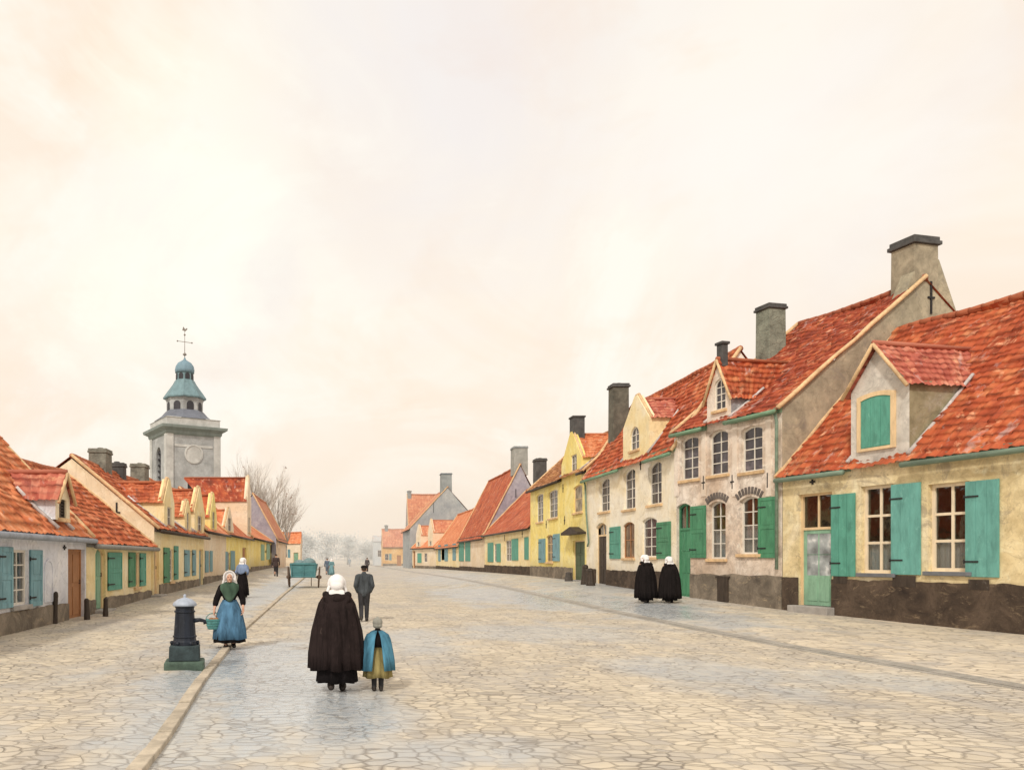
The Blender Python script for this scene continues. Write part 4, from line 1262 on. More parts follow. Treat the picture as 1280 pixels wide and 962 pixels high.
def cobble_mat(name, c1, c2, c3, scale, jd=.8):
    m, t, b = new_mat(name)
    tc = t.n('ShaderNodeTexCoord').outputs['Object']
    wob = t.n('ShaderNodeTexNoise'); wob.inputs['Scale'].default_value = 1.3; wob.inputs['Detail'].default_value = 3; t.l(tc, wob.inputs['Vector'])
    dv = t.n('ShaderNodeVectorMath', operation='MULTIPLY_ADD'); t.l(wob.outputs['Color'], dv.inputs[0]); dv.inputs[1].default_value = (.35, .35, 0); t.l(tc, dv.inputs[2])
    fl = t.mapping(dv.outputs[0], scale=(.82, 1.12, 0))
    ve = t.n('ShaderNodeTexVoronoi', feature='DISTANCE_TO_EDGE'); ve.inputs['Scale'].default_value = scale; ve.inputs['Randomness'].default_value = .70; t.l(fl, ve.inputs['Vector'])
    vc = t.n('ShaderNodeTexVoronoi', feature='F1'); vc.inputs['Scale'].default_value = scale; vc.inputs['Randomness'].default_value = .70; t.l(fl, vc.inputs['Vector'])
    sep = t.n('ShaderNodeSeparateColor'); t.l(vc.outputs['Color'], sep.inputs[0])
    n1 = t.noise(tc, .35, 5, .65, .5); n2 = t.noise(tc, 7, 5, .7); n3 = t.noise(tc, 1.1, 4, .6, .6)
    f = t.math('ADD', t.math('MULTIPLY', sep.outputs[0], .24), t.math('ADD', t.math('MULTIPLY', n1, .55), t.math('MULTIPLY', n2, .22)))
    col = t.ramp(f, [(.30, c1), (.50, c2), (.74, c3)])
    col = t.mix(t.ramp(sep.outputs[1], [(.78, 0.0), (.98, .5)]), col, (.40, .37, .34))
    n6 = t.noise(t.mapping(tc, loc=(4, 7, 0), scale=(1, .5, 1)), .55, 6, .7, .9)
    col = t.mix(t.ramp(n6, [(.46, 0.0), (.66, .65)]), col, (.40, .385, .37))
    at = t.n('ShaderNodeAttribute', attribute_name='wet'); wet = at.outputs['Fac']
    wetn = t.math('MULTIPLY', wet, t.ramp(n2, [(.3, .6), (.6, 1.0)]), clamp=True)
    col = t.mix(t.math('MULTIPLY', wetn, .80), col, (.39, .47, .56))  # bluish sheen of the wet stones mixed into the base colour
    jm = t.ramp(n3, [(.40, .10), (.62, 1.0)])
    j = t.math('MULTIPLY', t.ramp(ve.outputs[0], [(0.0, 1.0), (.03, .7), (.10, 0.0)]), jm)
    col = t.mix(t.math('MULTIPLY', j, jd), col, (.13, .105, .085))
    n4 = t.noise(t.mapping(tc, scale=(1, .6, 1)), 3.2, 5, .75, .8)
    col = t.mix(t.ramp(n4, [(.62, 0.0), (.70, .6)]), col, (.14, .115, .10))
    t.l(col, b.inputs['Base Color'])
    rg = t.math('SUBTRACT', .88, t.math('MULTIPLY', wetn, .72)); t.l(rg, b.inputs['Roughness'])
    h = t.math('ADD', t.ramp(ve.outputs[0], [(0.0, 0.0), (.10, .8), (.4, 1.0)]), t.math('MULTIPLY', n2, .35))
    bp = t.n('ShaderNodeBump'); bp.inputs['Distance'].default_value = .025
    t.l(t.math('SUBTRACT', .85, t.math('MULTIPLY', wetn, .72)), bp.inputs['Strength'])
    t.l(h, bp.inputs['Height']); t.l(bp.outputs[0], b.inputs['Normal'])
    return m


CK = ((.45, .40, .33), (.61, .54, .425), (.72, .64, .51))
COB = cobble_mat('street_cobbles', *CK, 5.6, .66)
FLAG = cobble_mat('pavement_flags', (.48, .42, .33), (.64, .56, .44), (.74, .655, .52), 3.8, .66)
Ys = [3.0]
while Ys[-1] < 236: Ys.append(Ys[-1] + max(.16, Ys[-1] * .017))


def sheet(name, xa, xb, nx, mat, dz):
    vs, fs, ws = [], [], []
    for Y in Ys:
        A, B_ = xa(Y), xb(Y)
        for i in range(nx + 1):
            X = lerp(A, B_, i / nx); vs.append((X, Y, zg(X, Y) + dz)); ws.append(wet_at(X, Y))
    w = nx + 1
    for j in range(len(Ys) - 1):
        for i in range(nx): fs.append((j * w + i, j * w + i + 1, (j + 1) * w + i + 1, (j + 1) * w + i))
    me = bpy.data.meshes.new(name); me.from_pydata(vs, [], fs)
    at = me.attributes.new('wet', 'FLOAT', 'POINT'); at.data.foreach_set('value', ws)
    me.polygons.foreach_set('use_smooth', [True] * len(fs)); me.materials.append(mat)
    o = bpy.data.objects.new(name, me); C.objects.link(o); tag(o, kind='structure'); return o


sheet('road', lambda Y: kerb_x(Y) + .0, lambda Y: gut_x(Y) - .2, 56, COB, 0)
sheet('pavement', lambda Y: -13.0, lambda Y: kerb_x(Y) - .12, 40, COB, 0)
sheet('pavement', lambda Y: gut_x(Y) + .2, lambda Y: 18.0 if Y < 40 else 14.5, 30, FLAG, 0.0)
# kerb stones and the shallow stone gutter
KST = stone_mat('pale_kerb_stone', (.50, .44, .35), .4, scale=3)
kb = MB(); Y = 3.0
while Y < 120:
    L_ = R.uniform(.7, 1.1) * (1 if Y < 40 else 2.5); Y2 = Y + L_
    A = Vector((kerb_x(Y), Y)); B_ = Vector((kerb_x(Y2), Y2)); d_ = (B_ - A).normalized(); nrm = Vector((d_.y, -d_.x))
    z = zg(A.x - .3, Y) + .012 + R.uniform(-.008, .008)
    p = []
    for zz in (z - .2, z):
        for q_, k in ((A + d_ * .012, -.13), (A + d_ * .012, .02), (B_ - d_ * .012, .02), (B_ - d_ * .012, -.13)):
            v = q_ + nrm * k; p.append((v.x, v.y, zz))
    kb.add(p, [(3, 2, 1, 0), (4, 5, 6, 7), (0, 1, 5, 4), (1, 2, 6, 5), (2, 3, 7, 6), (3, 0, 4, 7)])
    Y = Y2
tag(kb.build('kerb', KST, bevel=.012), kind='structure')
GST = stone_mat('wet_gutter_stone', (.36, .34, .31), .35, scale=3, rough=.45)
gb = MB(); Y = 3.0
while Y < 150:
    L_ = R.uniform(.6, .9) * (1 if Y < 40 else 3); Y2 = Y + L_
    for k0, k1, dz in ((-.235, -.005, .0), (.005, .235, .02)):
        p = []
        for Yq, e in ((Y + .01, 0), (Y2 - .01, 0)):
            for k in (k0, k1):
                X = gut_x(Yq) + k; p.append((X, Yq, zg(X, Yq) - .012 + abs(k) * .07 + dz * .3))
        gb.add(p + [(x, y, z - .15) for x, y, z in p], [(0, 1, 3, 2), (0, 4, 5, 1), (2, 3, 7, 6), (0, 2, 6, 4), (1, 5, 7, 3)])
    Y = Y2
tag(gb.build('street_gutter', GST), kind='structure')
# open ground out to the horizon
gx = [-2500, -600, -150, -60, -30] + [i * 1.0 for i in range(-20, 25)] + [40, 80, 200, 700, 2500]
gy = [-60, -10, 0] + [y for y in Ys[::3]] + [260, 320, 450, 800, 1600, 3500]
vs = [(x, y, zg(max(-13, min(18, x)), max(0, y)) - .10) for y in gy for x in gx]
w = len(gx)
fs = [(j * w + i, j * w + i + 1, (j + 1) * w + i + 1, (j + 1) * w + i) for j in range(len(gy) - 1) for i in range(w - 1)]
g = MB(); g.add(vs, fs, True)
tag(g.build('ground', stone_mat('sandy_earth', (.44, .40, .33), .2, scale=.4)), kind='structure')

# ---------------------------------------------------------------- street furniture
PUMPM = paint_mat('blue_black_cast_iron', (.018, .024, .038), var=.6, rough=.5)
PUMPC = paint_mat('pale_lead_cap', (.40, .46, .56), var=.3, rough=.45)
PB = ground_at(231, 834); pz = PB.z + .0
k_ = PB.y / FOC
p = root('street_pump', 'dark iron street pump with pale domed cap on a mossy stone block', 'water pump', PB, .15)
m = MB(); m.box(-.32, .32, -.30, .30, -.1, .13); m.build('mossy_slab', stone_mat('mossy_green_stone', (.075, .12, .095), .6, scale=5), p, bevel=.03)
m = MB(); m.box(-.25, .25, -.235, .235, .13, .38, taper=.04); m.build('base_block', stone_mat('dark_teal_stone', (.035, .055, .062), .6, scale=5), p, bevel=.02)
m = MB(); m.lathe([(.205, .38), (.205, .44), (.185, .46), (.15, .98), (.16, 1.0), (.16, 1.03)], 12); 
for k in range(6):
    an = k * PI / 3; m.lathe([(.02, .36), (.035, .40), (.02, .43)], 8, Matrix.Translation((.21 * math.cos(an), .21 * math.sin(an), .02)))
for zz, rr_ in ((.52, .188), (.93, .164)): m.lathe([(rr_ - .012, zz - .02), (rr_ + .008, zz - .012), (rr_ + .008, zz + .012), (rr_ - .012, zz + .02)], 12)
m.build('pump_column', PUMPM, p, bevel=.006)
m = MB(); m.lathe([(.19, 1.02), (.20, 1.045), (.18, 1.08), (.12, 1.13), (.04, 1.155), (.018, 1.165), (.03, 1.19), (.012, 1.215)], 20, smooth=True); m.build('cap', PUMPC, p)
m = MB(); m.tube([(.15, -.02, .78), (.25, -.02, .79), (.32, -.02, .77), (.335, -.02, .72)], [.04, .033, .03, .032], 10); m.build('spout', PUMPM, p)
m = MB(); m.tube([(-.05, .15, .85), (-.07, .26, .88), (-.09, .32, .6), (-.1, .33, .3)], [.018, .018, .016, .014], 8); m.build('pump_handle', PUMPM, p)


def post(label, px, py, hgt, r=.11, tilt=0.0, mat=DARKWOOD, group='guard posts and dark uprights beside house doors'):
    g = ground_at(px, py)
    m = MB(); m.lathe([(r * 1.15, -.15), (r * 1.1, .12), (r, .2), (r * .86, hgt * .8), (r * .92, hgt * .86), (r * .8, hgt * .95), (r * .35, hgt)], 9)
    o = m.build('dark_post', mat, None, bevel=.008); o.location = g; o.rotation_euler = (0, tilt, 0)
    tag(o, label, 'post', group); return o


PST = stone_mat('dark_worn_stone', (.085, .075, .068), .5)
post('slim dark upright under the faint blind arch of the blue-washed cottage', 68, 779, .85, .075, .05)  # slim dark upright at the wall foot
post('dark upright standing for the jamb shadow right of the brown cottage door', 109, 774, .6, .08, -.03)  # door-jamb shadow built as a dark upright
post('slim dark upright right of the pale green cottage door', 132, 770, .56, .075)  # slim dark upright beside the door opening
post('stubby dark guard stone left of the dark green door of the yellow house', 711, 726, .5, .2, 0, PST)
post('tall dark post right of the dark green door', 730.5, 730, 1.0, .17, .05, DARKWOOD)
post('leaning dark post before the cream house corner, next to the tall one', 738.5, 731.5, .85, .2, -.06, DARKWOOD)

# ---------------------------------------------------------------- cart
CARTM = paint_mat('teal_cart_paint', (.10, .27, .30), var=.35, aniso=(.3, 1, 1))
WHEELM = paint_mat('brown_wheel_wood', (.16, .11, .08), var=.4)
cg = ground_at(380, 734)
ct = root('handcart', 'teal-green two-wheeled tip cart seen from behind at the kerb', 'cart', cg, 0)
m = MB()
def flare(y0, y1, zb, zt, w0, w1, th=.05):
    m.add([(-w0, y0, zb), (w0, y0, zb), (w0, y1, zb), (-w0, y1, zb), (-w1, y0 - .1, zt), (w1, y0 - .1, zt), (w1, y1 + .1, zt), (-w1, y1 + .1, zt),
           (-w1 + th, y0 - .1 + th, zt), (w1 - th, y0 - .1 + th, zt), (w1 - th, y1 + .1 - th, zt), (-w1 + th, y1 + .1 - th, zt),
           (-w0 + th, y0 + th, zb + .06), (w0 - th, y0 + th, zb + .06), (w0 - th, y1 - th, zb + .06), (-w0 + th, y1 - th, zb + .06)],
          [(3, 2, 1, 0), (0, 1, 5, 4), (1, 2, 6, 5), (2, 3, 7, 6), (3, 0, 4, 7), (4, 5, 9, 8), (5, 6, 10, 9), (6, 7, 11, 10), (7, 4, 8, 11), (8, 9, 13, 12), (9, 10, 14, 13), (10, 11, 15, 14), (11, 8, 12, 15), (12, 13, 14, 15)])
flare(-.9, 1.1, .72, 1.48, .70, .84)
for x in (-.72, 0, .72): m.box(x - .035, x + .035, -1.02, -.9, .66, 1.52)
body = m.build('cart_body', CARTM, ct, bevel=.006)
m = MB(); m.box(-.80, .80, -1.06, -1.0, 1.44, 1.54); m.box(-.74, .74, -.97, -.9, .66, .76); m.build('tail_rail', CARTM, body)
for sx in (-1, 1):
    m = MB(); M = Matrix.Translation((sx * .94, 0, .66)) @ Matrix.Rotation(sx * .06, 4, 'Y') @ Matrix.Rotation(PI / 2, 4, 'Y')
    m.lathe([(.66, -.04), (.66, .04), (.57, .04), (.57, -.04), (.66, -.04)], 28, M, cap=False)
    for k in range(10):
        an = k * PI / 5; m.tube([M @ Vector((.08 * math.cos(an), .08 * math.sin(an), 0)), M @ Vector((.59 * math.cos(an), .59 * math.sin(an), 0))], [.035, .026], 6)
    wh = m.build('wheel', WHEELM, ct)
    m = MB(); m.lathe([(.06, -.16), (.1, -.1), (.12, 0), (.1, .1), (.06, .16)], 12, M); m.build('hub', WHEELM, wh)
m = MB(); m.tube([(-.95, 0, .66), (.95, 0, .66)], .045, 8); m.build('axle', WHEELM, ct)
for sx in (-1, 1):
    m = MB(); m.tube([(sx * .55, .9, .74), (sx * .5, 2.0, .8), (sx * .42, 3.1, .95)], [.05, .045, .035], 8); m.build('shaft', CARTM, ct)
m = MB(); m.tube([(.35, 2.6, .9), (.35, 2.62, -.02)], .03, 6); m.build('prop', WHEELM, ct)
ld = blob('tarpaulin_load', [('e', (-.3, .1, 1.42), (.42, .75, .32)), ('e', (.32, .2, 1.5), (.42, .7, .36)), ('e', (0, .1, 1.3), (.70, .85, .2))], .05, paint_mat('blue_grey_tarpaulin', (.18, .28, .30), var=.3), None)
ld.location = cg; tag(ld, 'rounded blue-grey covered load heaped in the teal cart', 'load')

# ---------------------------------------------------------------- thin mist lying over the far end of the street
hm = bpy.data.materials.new('mist'); hm.use_nodes = True; nt = hm.node_tree; nt.nodes.clear(); t = NT(nt)
vo = t.n('ShaderNodeVolumeScatter'); vo.inputs['Color'].default_value = (.95, .975, 1.0, 1); vo.inputs['Density'].default_value = .0055; vo.inputs['Anisotropy'].default_value = .2
mo = t.n('ShaderNodeOutputMaterial'); t.l(vo.outputs[0], mo.inputs['Volume'])
m = MB(); m.box(-120, 120, 128, 330, -1.5, 24)
tag(m.build('haze', hm), kind='structure')
# ---------------------------------------------------------------- people
def skin_mat():
    m, t, b = new_mat('skin'); tc = t.n('ShaderNodeTexCoord').outputs['Object']
    n = t.noise(tc, 14, 3, .5); t.l(t.ramp(n, [(.35, (.52, .29, .20)), (.65, (.64, .40, .29))]), b.inputs['Base Color'])
    b.inputs['Roughness'].default_value = .6; b.inputs['Subsurface Weight'].default_value = .08
    return m


SKIN = skin_mat()
def cloak_mat(name, dark, mid, pale):
    m, t, b = new_mat(name)
    tc = t.n('ShaderNodeTexCoord').outputs['Object']
    n1 = t.noise(t.mapping(tc, scale=(1, 1, .10)), 16, 5, .65, .4); n2 = t.noise(tc, 5, 5, .65)
    col = t.ramp(n1, [(.32, dark), (.52, mid), (.66, mid), (.76, pale)])  # pale streaks are fold highlights painted into the cloth colour
    col = t.mix(t.ramp(n2, [(.45, 0.0), (.7, .7)]), col, dark)
    t.l(col, b.inputs['Base Color']); b.inputs['Roughness'].default_value = .95; b.inputs['Specular IOR Level'].default_value = .12
    bp = t.n('ShaderNodeBump'); bp.inputs['Strength'].default_value = .5; bp.inputs['Distance'].default_value = .02
    t.l(n1, bp.inputs['Height']); t.l(bp.outputs[0], b.inputs['Normal'])
    return m


BLACKC = cloak_mat('black_brown_cloak', (.010, .007, .007), (.026, .018, .018), (.16, .125, .11))
BLACKW = cloak_mat('black_cloak', (.007, .006, .006), (.015, .012, .012), (.09, .075, .065))
BLACK2 = cloth_mat('black_wool', (.011, .009, .010), .6)
WHITEC = cloth_mat('white_linen', (.82, .81, .82), .08)
BLUEC = cloth_mat('blue_skirt_cloth', (.075, .17, .28), .6)  # strong streaks put fold highlights into the skirt colour
TEALC = cloth_mat('turquoise_cape_cloth', (.065, .19, .285), .6)
OLIVE = cloth_mat('olive_striped_skirt', (.21, .175, .075), .75)
GREENC = cloth_mat('green_shawl', (.055, .095, .068), .5)
BLUEG = cloth_mat('blue_grey_shawl', (.22, .29, .45), .3)
GREYJ = cloth_mat('grey_jacket_cloth', (.065, .075, .085), .5)
TROU = cloth_mat('dark_trousers', (.045, .045, .05), .4)
CAPG = cloth_mat('grey_knit', (.30, .30, .27), .25)
CLOG = paint_mat('dark_clog', (.035, .028, .025), var=.5, aniso=(1, 1, 1))
HAIR = paint_mat('dark_hair', (.05, .035, .025), var=.4)
EYE = paint_mat('dark_eye', (.03, .025, .02)); LIP = paint_mat('lips', (.42, .14, .11))


def V(*a): return Vector(a)


def hand(w, d, pn, H, curl=.6, side=1):
    """Palm, four unequal bent fingers and a thumb from the side of the palm."""
    d = Vector(d).normalized(); pn = Vector(pn); pn = (pn - d * pn.dot(d)).normalized(); sd = d.cross(pn) * side
    s = H
    out = [('c', w, .0145 * s, w + d * .03 * s, .017 * s)]
    pc = w + d * .035 * s
    for k in (-1, 0, 1): out.append(('c', w + d * .012 * s + sd * k * .008 * s, .011 * s, pc + d * .02 * s + sd * k * .014 * s, .0095 * s))
    for k, ln in zip((-1.5, -.5, .5, 1.5), (.82, 1.0, .95, .72)):
        b0 = pc + d * .022 * s + sd * k * .0112 * s
        d1 = (d * math.cos(curl * .6) + pn * math.sin(curl * .6)); d2 = (d * math.cos(curl * 1.6) + pn * math.sin(curl * 1.6))
        b1 = b0 + d1 * .024 * s * ln; b2 = b1 + d2 * .024 * s * ln
        out += [('c', b0, .0058 * s, b1, .0054 * s), ('c', b1, .0054 * s, b2, .0046 * s)]
    t0 = w + d * .018 * s - sd * .014 * s
    t1 = t0 + (d * .6 - sd * .7 + pn * .35).normalized() * .028 * s; t2 = t1 + (d * .8 + pn * .6).normalized() * .02 * s
    out += [('c', t0, .0085 * s, t1, .0068 * s), ('c', t1, .0068 * s, t2, .0055 * s)]
    return out


def body_shapes(H, armR=None, armL=None, stride=.0, hs=1.0, handR=None, handL=None, fem=True, bow=0.0):
    s = H; out = []
    sw = .105 if fem else .118
    for sx, st in ((-1, stride), (1, -stride)):
        hip = V(sx * .052 * s, 0, .51 * s); knee = V(sx * .05 * s, -abs(st) * .35 * s - st * .25 * s, .285 * s)
        ank = V(sx * .048 * s, -st * s * .5 + (.03 * s if st < 0 else 0), (.055 if st >= 0 else .075) * s)
        out += [('c', hip, .058 * s, knee, .036 * s), ('c', knee, .036 * s, lp(knee, ank, .4), .035 * s), ('c', lp(knee, ank, .4), .035 * s, ank, .021 * s)]
        out += [('c', ank + V(0, .025 * s, -.022 * s), .022 * s, ank + V(sx * .012 * s, -.09 * s, -.032 * s), .02 * s)]
    out += [('e', (0, 0, .535 * s), (.098 * s, .07 * s, .07 * s)), ('c', (0, 0, .56 * s), .078 * s, (0, 0, .63 * s), .07 * s), ('e', (0, -.005 * s, .72 * s), (.098 * s, .068 * s, .10 * s)),
            ('c', (-sw * .8 * s, 0, .795 * s), .038 * s, (sw * .8 * s, 0, .795 * s), .038 * s), ('c', (0, 0, .78 * s), .05 * s, (0, -.01 * s, .875 * s), .031 * s)]
    hc = V(0, -.018 * s - bow, .87 * s)
    h = s * hs
    out += [('e', hc + V(0, .006 * h, .068 * h), (.045 * h, .056 * h, .058 * h)), ('e', hc + V(0, -.018 * h, .036 * h), (.034 * h, .038 * h, .042 * h)),
            ('c', hc + V(0, -.052 * h, .062 * h), .006 * h, hc + V(0, -.062 * h, .046 * h), .009 * h), ('e', hc + V(0, -.045 * h, .008 * h), (.014 * h, .012 * h, .011 * h))]
    for sx in (-1, 1): out.append(('e', hc + V(sx * .046 * h, .008 * h, .055 * h), (.007 * h, .013 * h, .019 * h)))
    for sx, arm, hd in ((-1, armR, handR), (1, armL, handL)):
        sh = V(sx * sw * s, 0, .80 * s)
        el, wr = arm if arm else (V(sx * .145 * s, .02 * s, .63 * s), V(sx * .15 * s, -.03 * s, .49 * s))
        el, wr = Vector(el), Vector(wr)
        out += [('c', sh, .036 * s, el, .027 * s), ('c', el, .026 * s, wr, .016 * s)]
        dd_, pn = hd if hd else ((wr - el).normalized(), V(-sx, -.2, 0))
        out += hand(wr, dd_, pn, s, .7, -sx)
    return out, hc


def lp(a, b, t): return a + (b - a) * t


def person(label, px, py, H, rz, voxel=.009, hs=1.0, group=None, loc=None, face=True, **kw):
    g = loc or ground_at(px, py)
    t = root('person', label, 'person', g, rz, group)
    sh, hc = body_shapes(H, hs=hs, **kw)
    blob('body', sh, voxel, SKIN, t, 2)
    h = H * hs
    if face:
        for sx in (-1, 1):
            m = MB(); m.lathe([(.002, -1), (.7, -.7), (1, 0), (.7, .7), (.002, 1)], 10, Matrix.Translation(hc + V(sx * .017 * h, -.0465 * h, .063 * h)) @ Matrix.Diagonal((.0065 * h, .004 * h, .0045 * h, 1)), smooth=True); m.build('eye', EYE, t)
        m = MB(); m.lathe([(.002, -1), (.7, -.7), (1, 0), (.7, .7), (.002, 1)], 10, Matrix.Translation(hc + V(0, -.054 * h, .026 * h)) @ Matrix.Diagonal((.013 * h, .004 * h, .004 * h, 1)), smooth=True); m.build('mouth', LIP, t)
    return t, hc, h


def clogs(t, H, stride=0.0, mat=CLOG, vx=.01):
    s = H
    for sx, st in ((-1, stride), (1, -stride)):
        a = V(sx * .048 * s, -st * s * .5 + (.03 * s if st < 0 else 0), (.055 if st >= 0 else .075) * s)
        blob('shoe', [('c', a + V(0, .03 * s, -.028 * s), .029 * s, a + V(sx * .012 * s, -.085 * s, -.033 * s), .026 * s), ('e', a + V(sx * .012 * s, -.10 * s, -.025 * s), (.026 * s, .035 * s, .024 * s)), ('c', a + V(0, .012 * s, 0), .030 * s, a + V(0, .012 * s, -.03 * s), .03 * s)], vx, mat, t)


def bonnet(t, hc, h, vx=.009, lappets=True, frill=True):
    sh = [('e', hc + V(0, .026 * h, .082 * h), (.068 * h, .066 * h, .066 * h)), ('e', hc + V(0, .05 * h, .055 * h), (.058 * h, .05 * h, .052 * h))]
    for k in range(9):                                   # stiff brim around the face
        a0, a1 = lerp(-.35, PI + .35, k / 9), lerp(-.35, PI + .35, (k + 1) / 9)
        f = lambda a_, k_=1.0, y_=-.03: hc + V(math.cos(a_) * .070 * h * k_, y_ * h, .056 * h + math.sin(a_) * .080 * h * k_)
        sh.append(('c', f(a0), .010 * h, f(a1), .010 * h)); sh.append(('c', f(a0, 1.12, -.046), .008 * h, f(a1, 1.12, -.046), .008 * h)); sh.append(('c', f(a0, 1.06, -.038), .009 * h, f(a1, 1.06, -.038), .009 * h))
    if lappets:
        for sx in (-1, 1): sh += [('c', hc + V(sx * .066 * h, .0, .035 * h), .018 * h, hc + V(sx * .086 * h, .015 * h, -.022 * h), .016 * h)]
    if frill: sh += [('c', hc + V(-.055 * h, .065 * h, .0), .015 * h, hc + V(.055 * h, .065 * h, .0), .015 * h), ('c', hc + V(-.06 * h, .075 * h, -.018 * h), .011 * h, hc + V(.06 * h, .075 * h, -.018 * h), .011 * h)]
    blob('bonnet', sh, vx, WHITEC, t, 2)


def shawl(t, H, mat, front=.30, side=.16, back=.26, name='shawl', flare=1.0):
    mb = MB(); n, m_ = 44, 9; s = H; vs, fs = [], []
    for j in range(m_):
        f = j / (m_ - 1)
        for k in range(n):
            a = 2 * PI * k / n; ca, sa = math.cos(a), math.sin(a)
            dep = (side + (front - side) * max(0, -sa) ** 3 + (back - side) * max(0, sa) ** 3) * s * .62
            rx = lerp(.042, .142 * flare, math.sin(min(1, f * 1.5) * PI / 2)) * s; ry = lerp(.042, .094 * flare, math.sin(min(1, f * 1.6) * PI / 2)) * s
            z = .862 * s - dep * f ** 1.25 - .02 * s * f
            g = 1 + .02 * math.sin(9 * a + f * 2) * f
            if f > .6: rx *= 1.0
            vs.append((rx * g * ca, ry * g * sa - .004 * s, z))
    for j in range(m_ - 1):
        for k in range(n): fs.append((j * n + k, (j + 1) * n + k, (j + 1) * n + (k + 1) % n, j * n + (k + 1) % n))
    mb.add(vs, fs, True); o = mb.build(name, mat, t)
    md = o.modifiers.new('solid', 'SOLIDIFY'); md.thickness = .014; md.offset = 1
    return o


def cloak(t, H, mat, w=1.0, hem=.215, seed=0.0, hood=True, vx=.012):
    s = H / 1.6
    hz = hem * H
    loft('cloak', [(hz, 0, .02 * s, .372 * s * w, .30 * s * w, .115, 13, seed), (hz + .22 * s, 0, .02 * s, .37 * s * w, .295 * s * w, .10, 13, seed), (.85 * s, 0, .02 * s, .335 * s * w, .265 * s * w, .085, 13, seed + .1),
                   (1.08 * s, 0, .015 * s, .285 * s * w, .225 * s * w, .06, 13, seed + .2), (1.22 * s, 0, .01 * s, .25 * s, .185 * s, .035, 13, seed), (1.31 * s, 0, 0, .20 * s, .145 * s, .01, 11, seed), (1.36 * s, 0, -.005 * s, .13 * s, .11 * s, 0, 11, seed), (1.385 * s, 0, -.01 * s, .085 * s, .085 * s, 0, 11, seed)],
         mat, t, 88, .015)
    if hood:
        sh = []
        f = lambda a: V(math.cos(a) * .155 * s, math.sin(a) * .135 * s + .01 * s, (1.345 - .04 * max(0, math.sin(a))) * s + .012 * s * math.sin(3 * a + seed))
        for k in range(16): sh.append(('c', f(2 * PI * k / 16), (.045 + .012 * math.sin(k * 1.7 + seed)) * s, f(2 * PI * (k + 1) / 16), (.045 + .012 * math.sin((k + 1) * 1.7 + seed)) * s))
        for k in range(5): sh.append(('c', V(lerp(-.16, .16, k / 4) * s, .13 * s, 1.30 * s), .035 * s, V(lerp(-.05, .05, k / 4) * s, .165 * s, (1.13 + .03 * math.sin(k * 2)) * s), .03 * s))
        blob('hood', sh, vx, mat, t, 4)


def skirt(t, H, mat, hem=.07, r=.27, wa=.13, top=.62, seed=0.0, name='skirt', fold=.07, nf=13, ry=.82):
    loft(name, [(hem * H, 0, .01, r, r * ry, fold, nf, seed), (lerp(hem, top, .3) * H, 0, .01, r * .93, r * .93 * ry, fold * .9, nf, seed), (lerp(hem, top, .65) * H, 0, .005, lerp(r, wa, .42), lerp(r, wa, .42) * ry, fold * .7, nf, seed),
                (lerp(hem, top, .88) * H, 0, 0, lerp(r, wa, .75), lerp(r, wa, .75) * .8, fold * .35, nf, seed), (top * H, 0, 0, wa, wa * .76, .01, nf, seed)], mat, t, 80, .012)


# woman in the long dark cloak, back to the viewer
t, hc, h = person('woman from behind in long blackish-brown hooded cloak and white bonnet, walking with a child', 421, 863, 1.60, PI, .009, stride=.06)
cloak(t, 1.60, BLACKC, 1.0, .20, 0.4, vx=.01); skirt(t, 1.60, BLACK2, .085, .285, .16, .5, 1.2); bonnet(t, hc, h, .007); clogs(t, 1.60, .06)

# child at her side
gk = ground_at(472, 863)
t, hc, h = person('small child in turquoise cape and olive skirt with grey knitted cap, beside the cloaked woman', 0, 0, .99, PI, .006, hs=1.28, loc=gk, stride=.0, armR=((-.12, .02, .62), (-.10, -.06, .52)), armL=((.12, .02, .62), (.10, -.06, .52)))
loft('cape', [(.30, 0, .02, .235, .20, .05, 7, 0), (.45, 0, .02, .225, .185, .045, 7, .1), (.62, 0, .015, .20, .155, .03, 7, .2), (.73, 0, .01, .178, .125, .015, 7, 0), (.79, 0, 0, .15, .10, 0, 7, 0), (.825, 0, 0, .10, .08, 0, 7, 0), (.845, 0, -.005, .06, .055, 0, 7, 0)], TEALC, t, 60, .012, open_a=(PI / 2, .36, .10))
skirt(t, .99, OLIVE, .20, .195, .10, .62, .5, fold=.08, nf=9); 
blob('bodice', [('e', (0, .0, .69), (.115, .095, .13)), ('c', (-.09, 0, .77), .045, (.09, 0, .77), .045), ('c', (0, 0, .76), .06, (0, 0, .84), .048)], .008, BLACK2, t)
blob('knit_cap', [('e', hc + V(0, .008 * h, .078 * h), (.056 * h, .064 * h, .054 * h)), ('e', hc + V(0, .022 * h, .045 * h), (.054 * h, .046 * h, .036 * h)), ('e', hc + V(0, .0, .133 * h), (.014 * h, .014 * h, .01 * h))], .005, CAPG, t)
for sx in (-1, 1): blob('stocking', [('c', (sx * .05, -.002, .32), .046, (sx * .048, .0, .06), .036)], .007, TROU, t)
clogs(t, .99, .0, vx=.006)

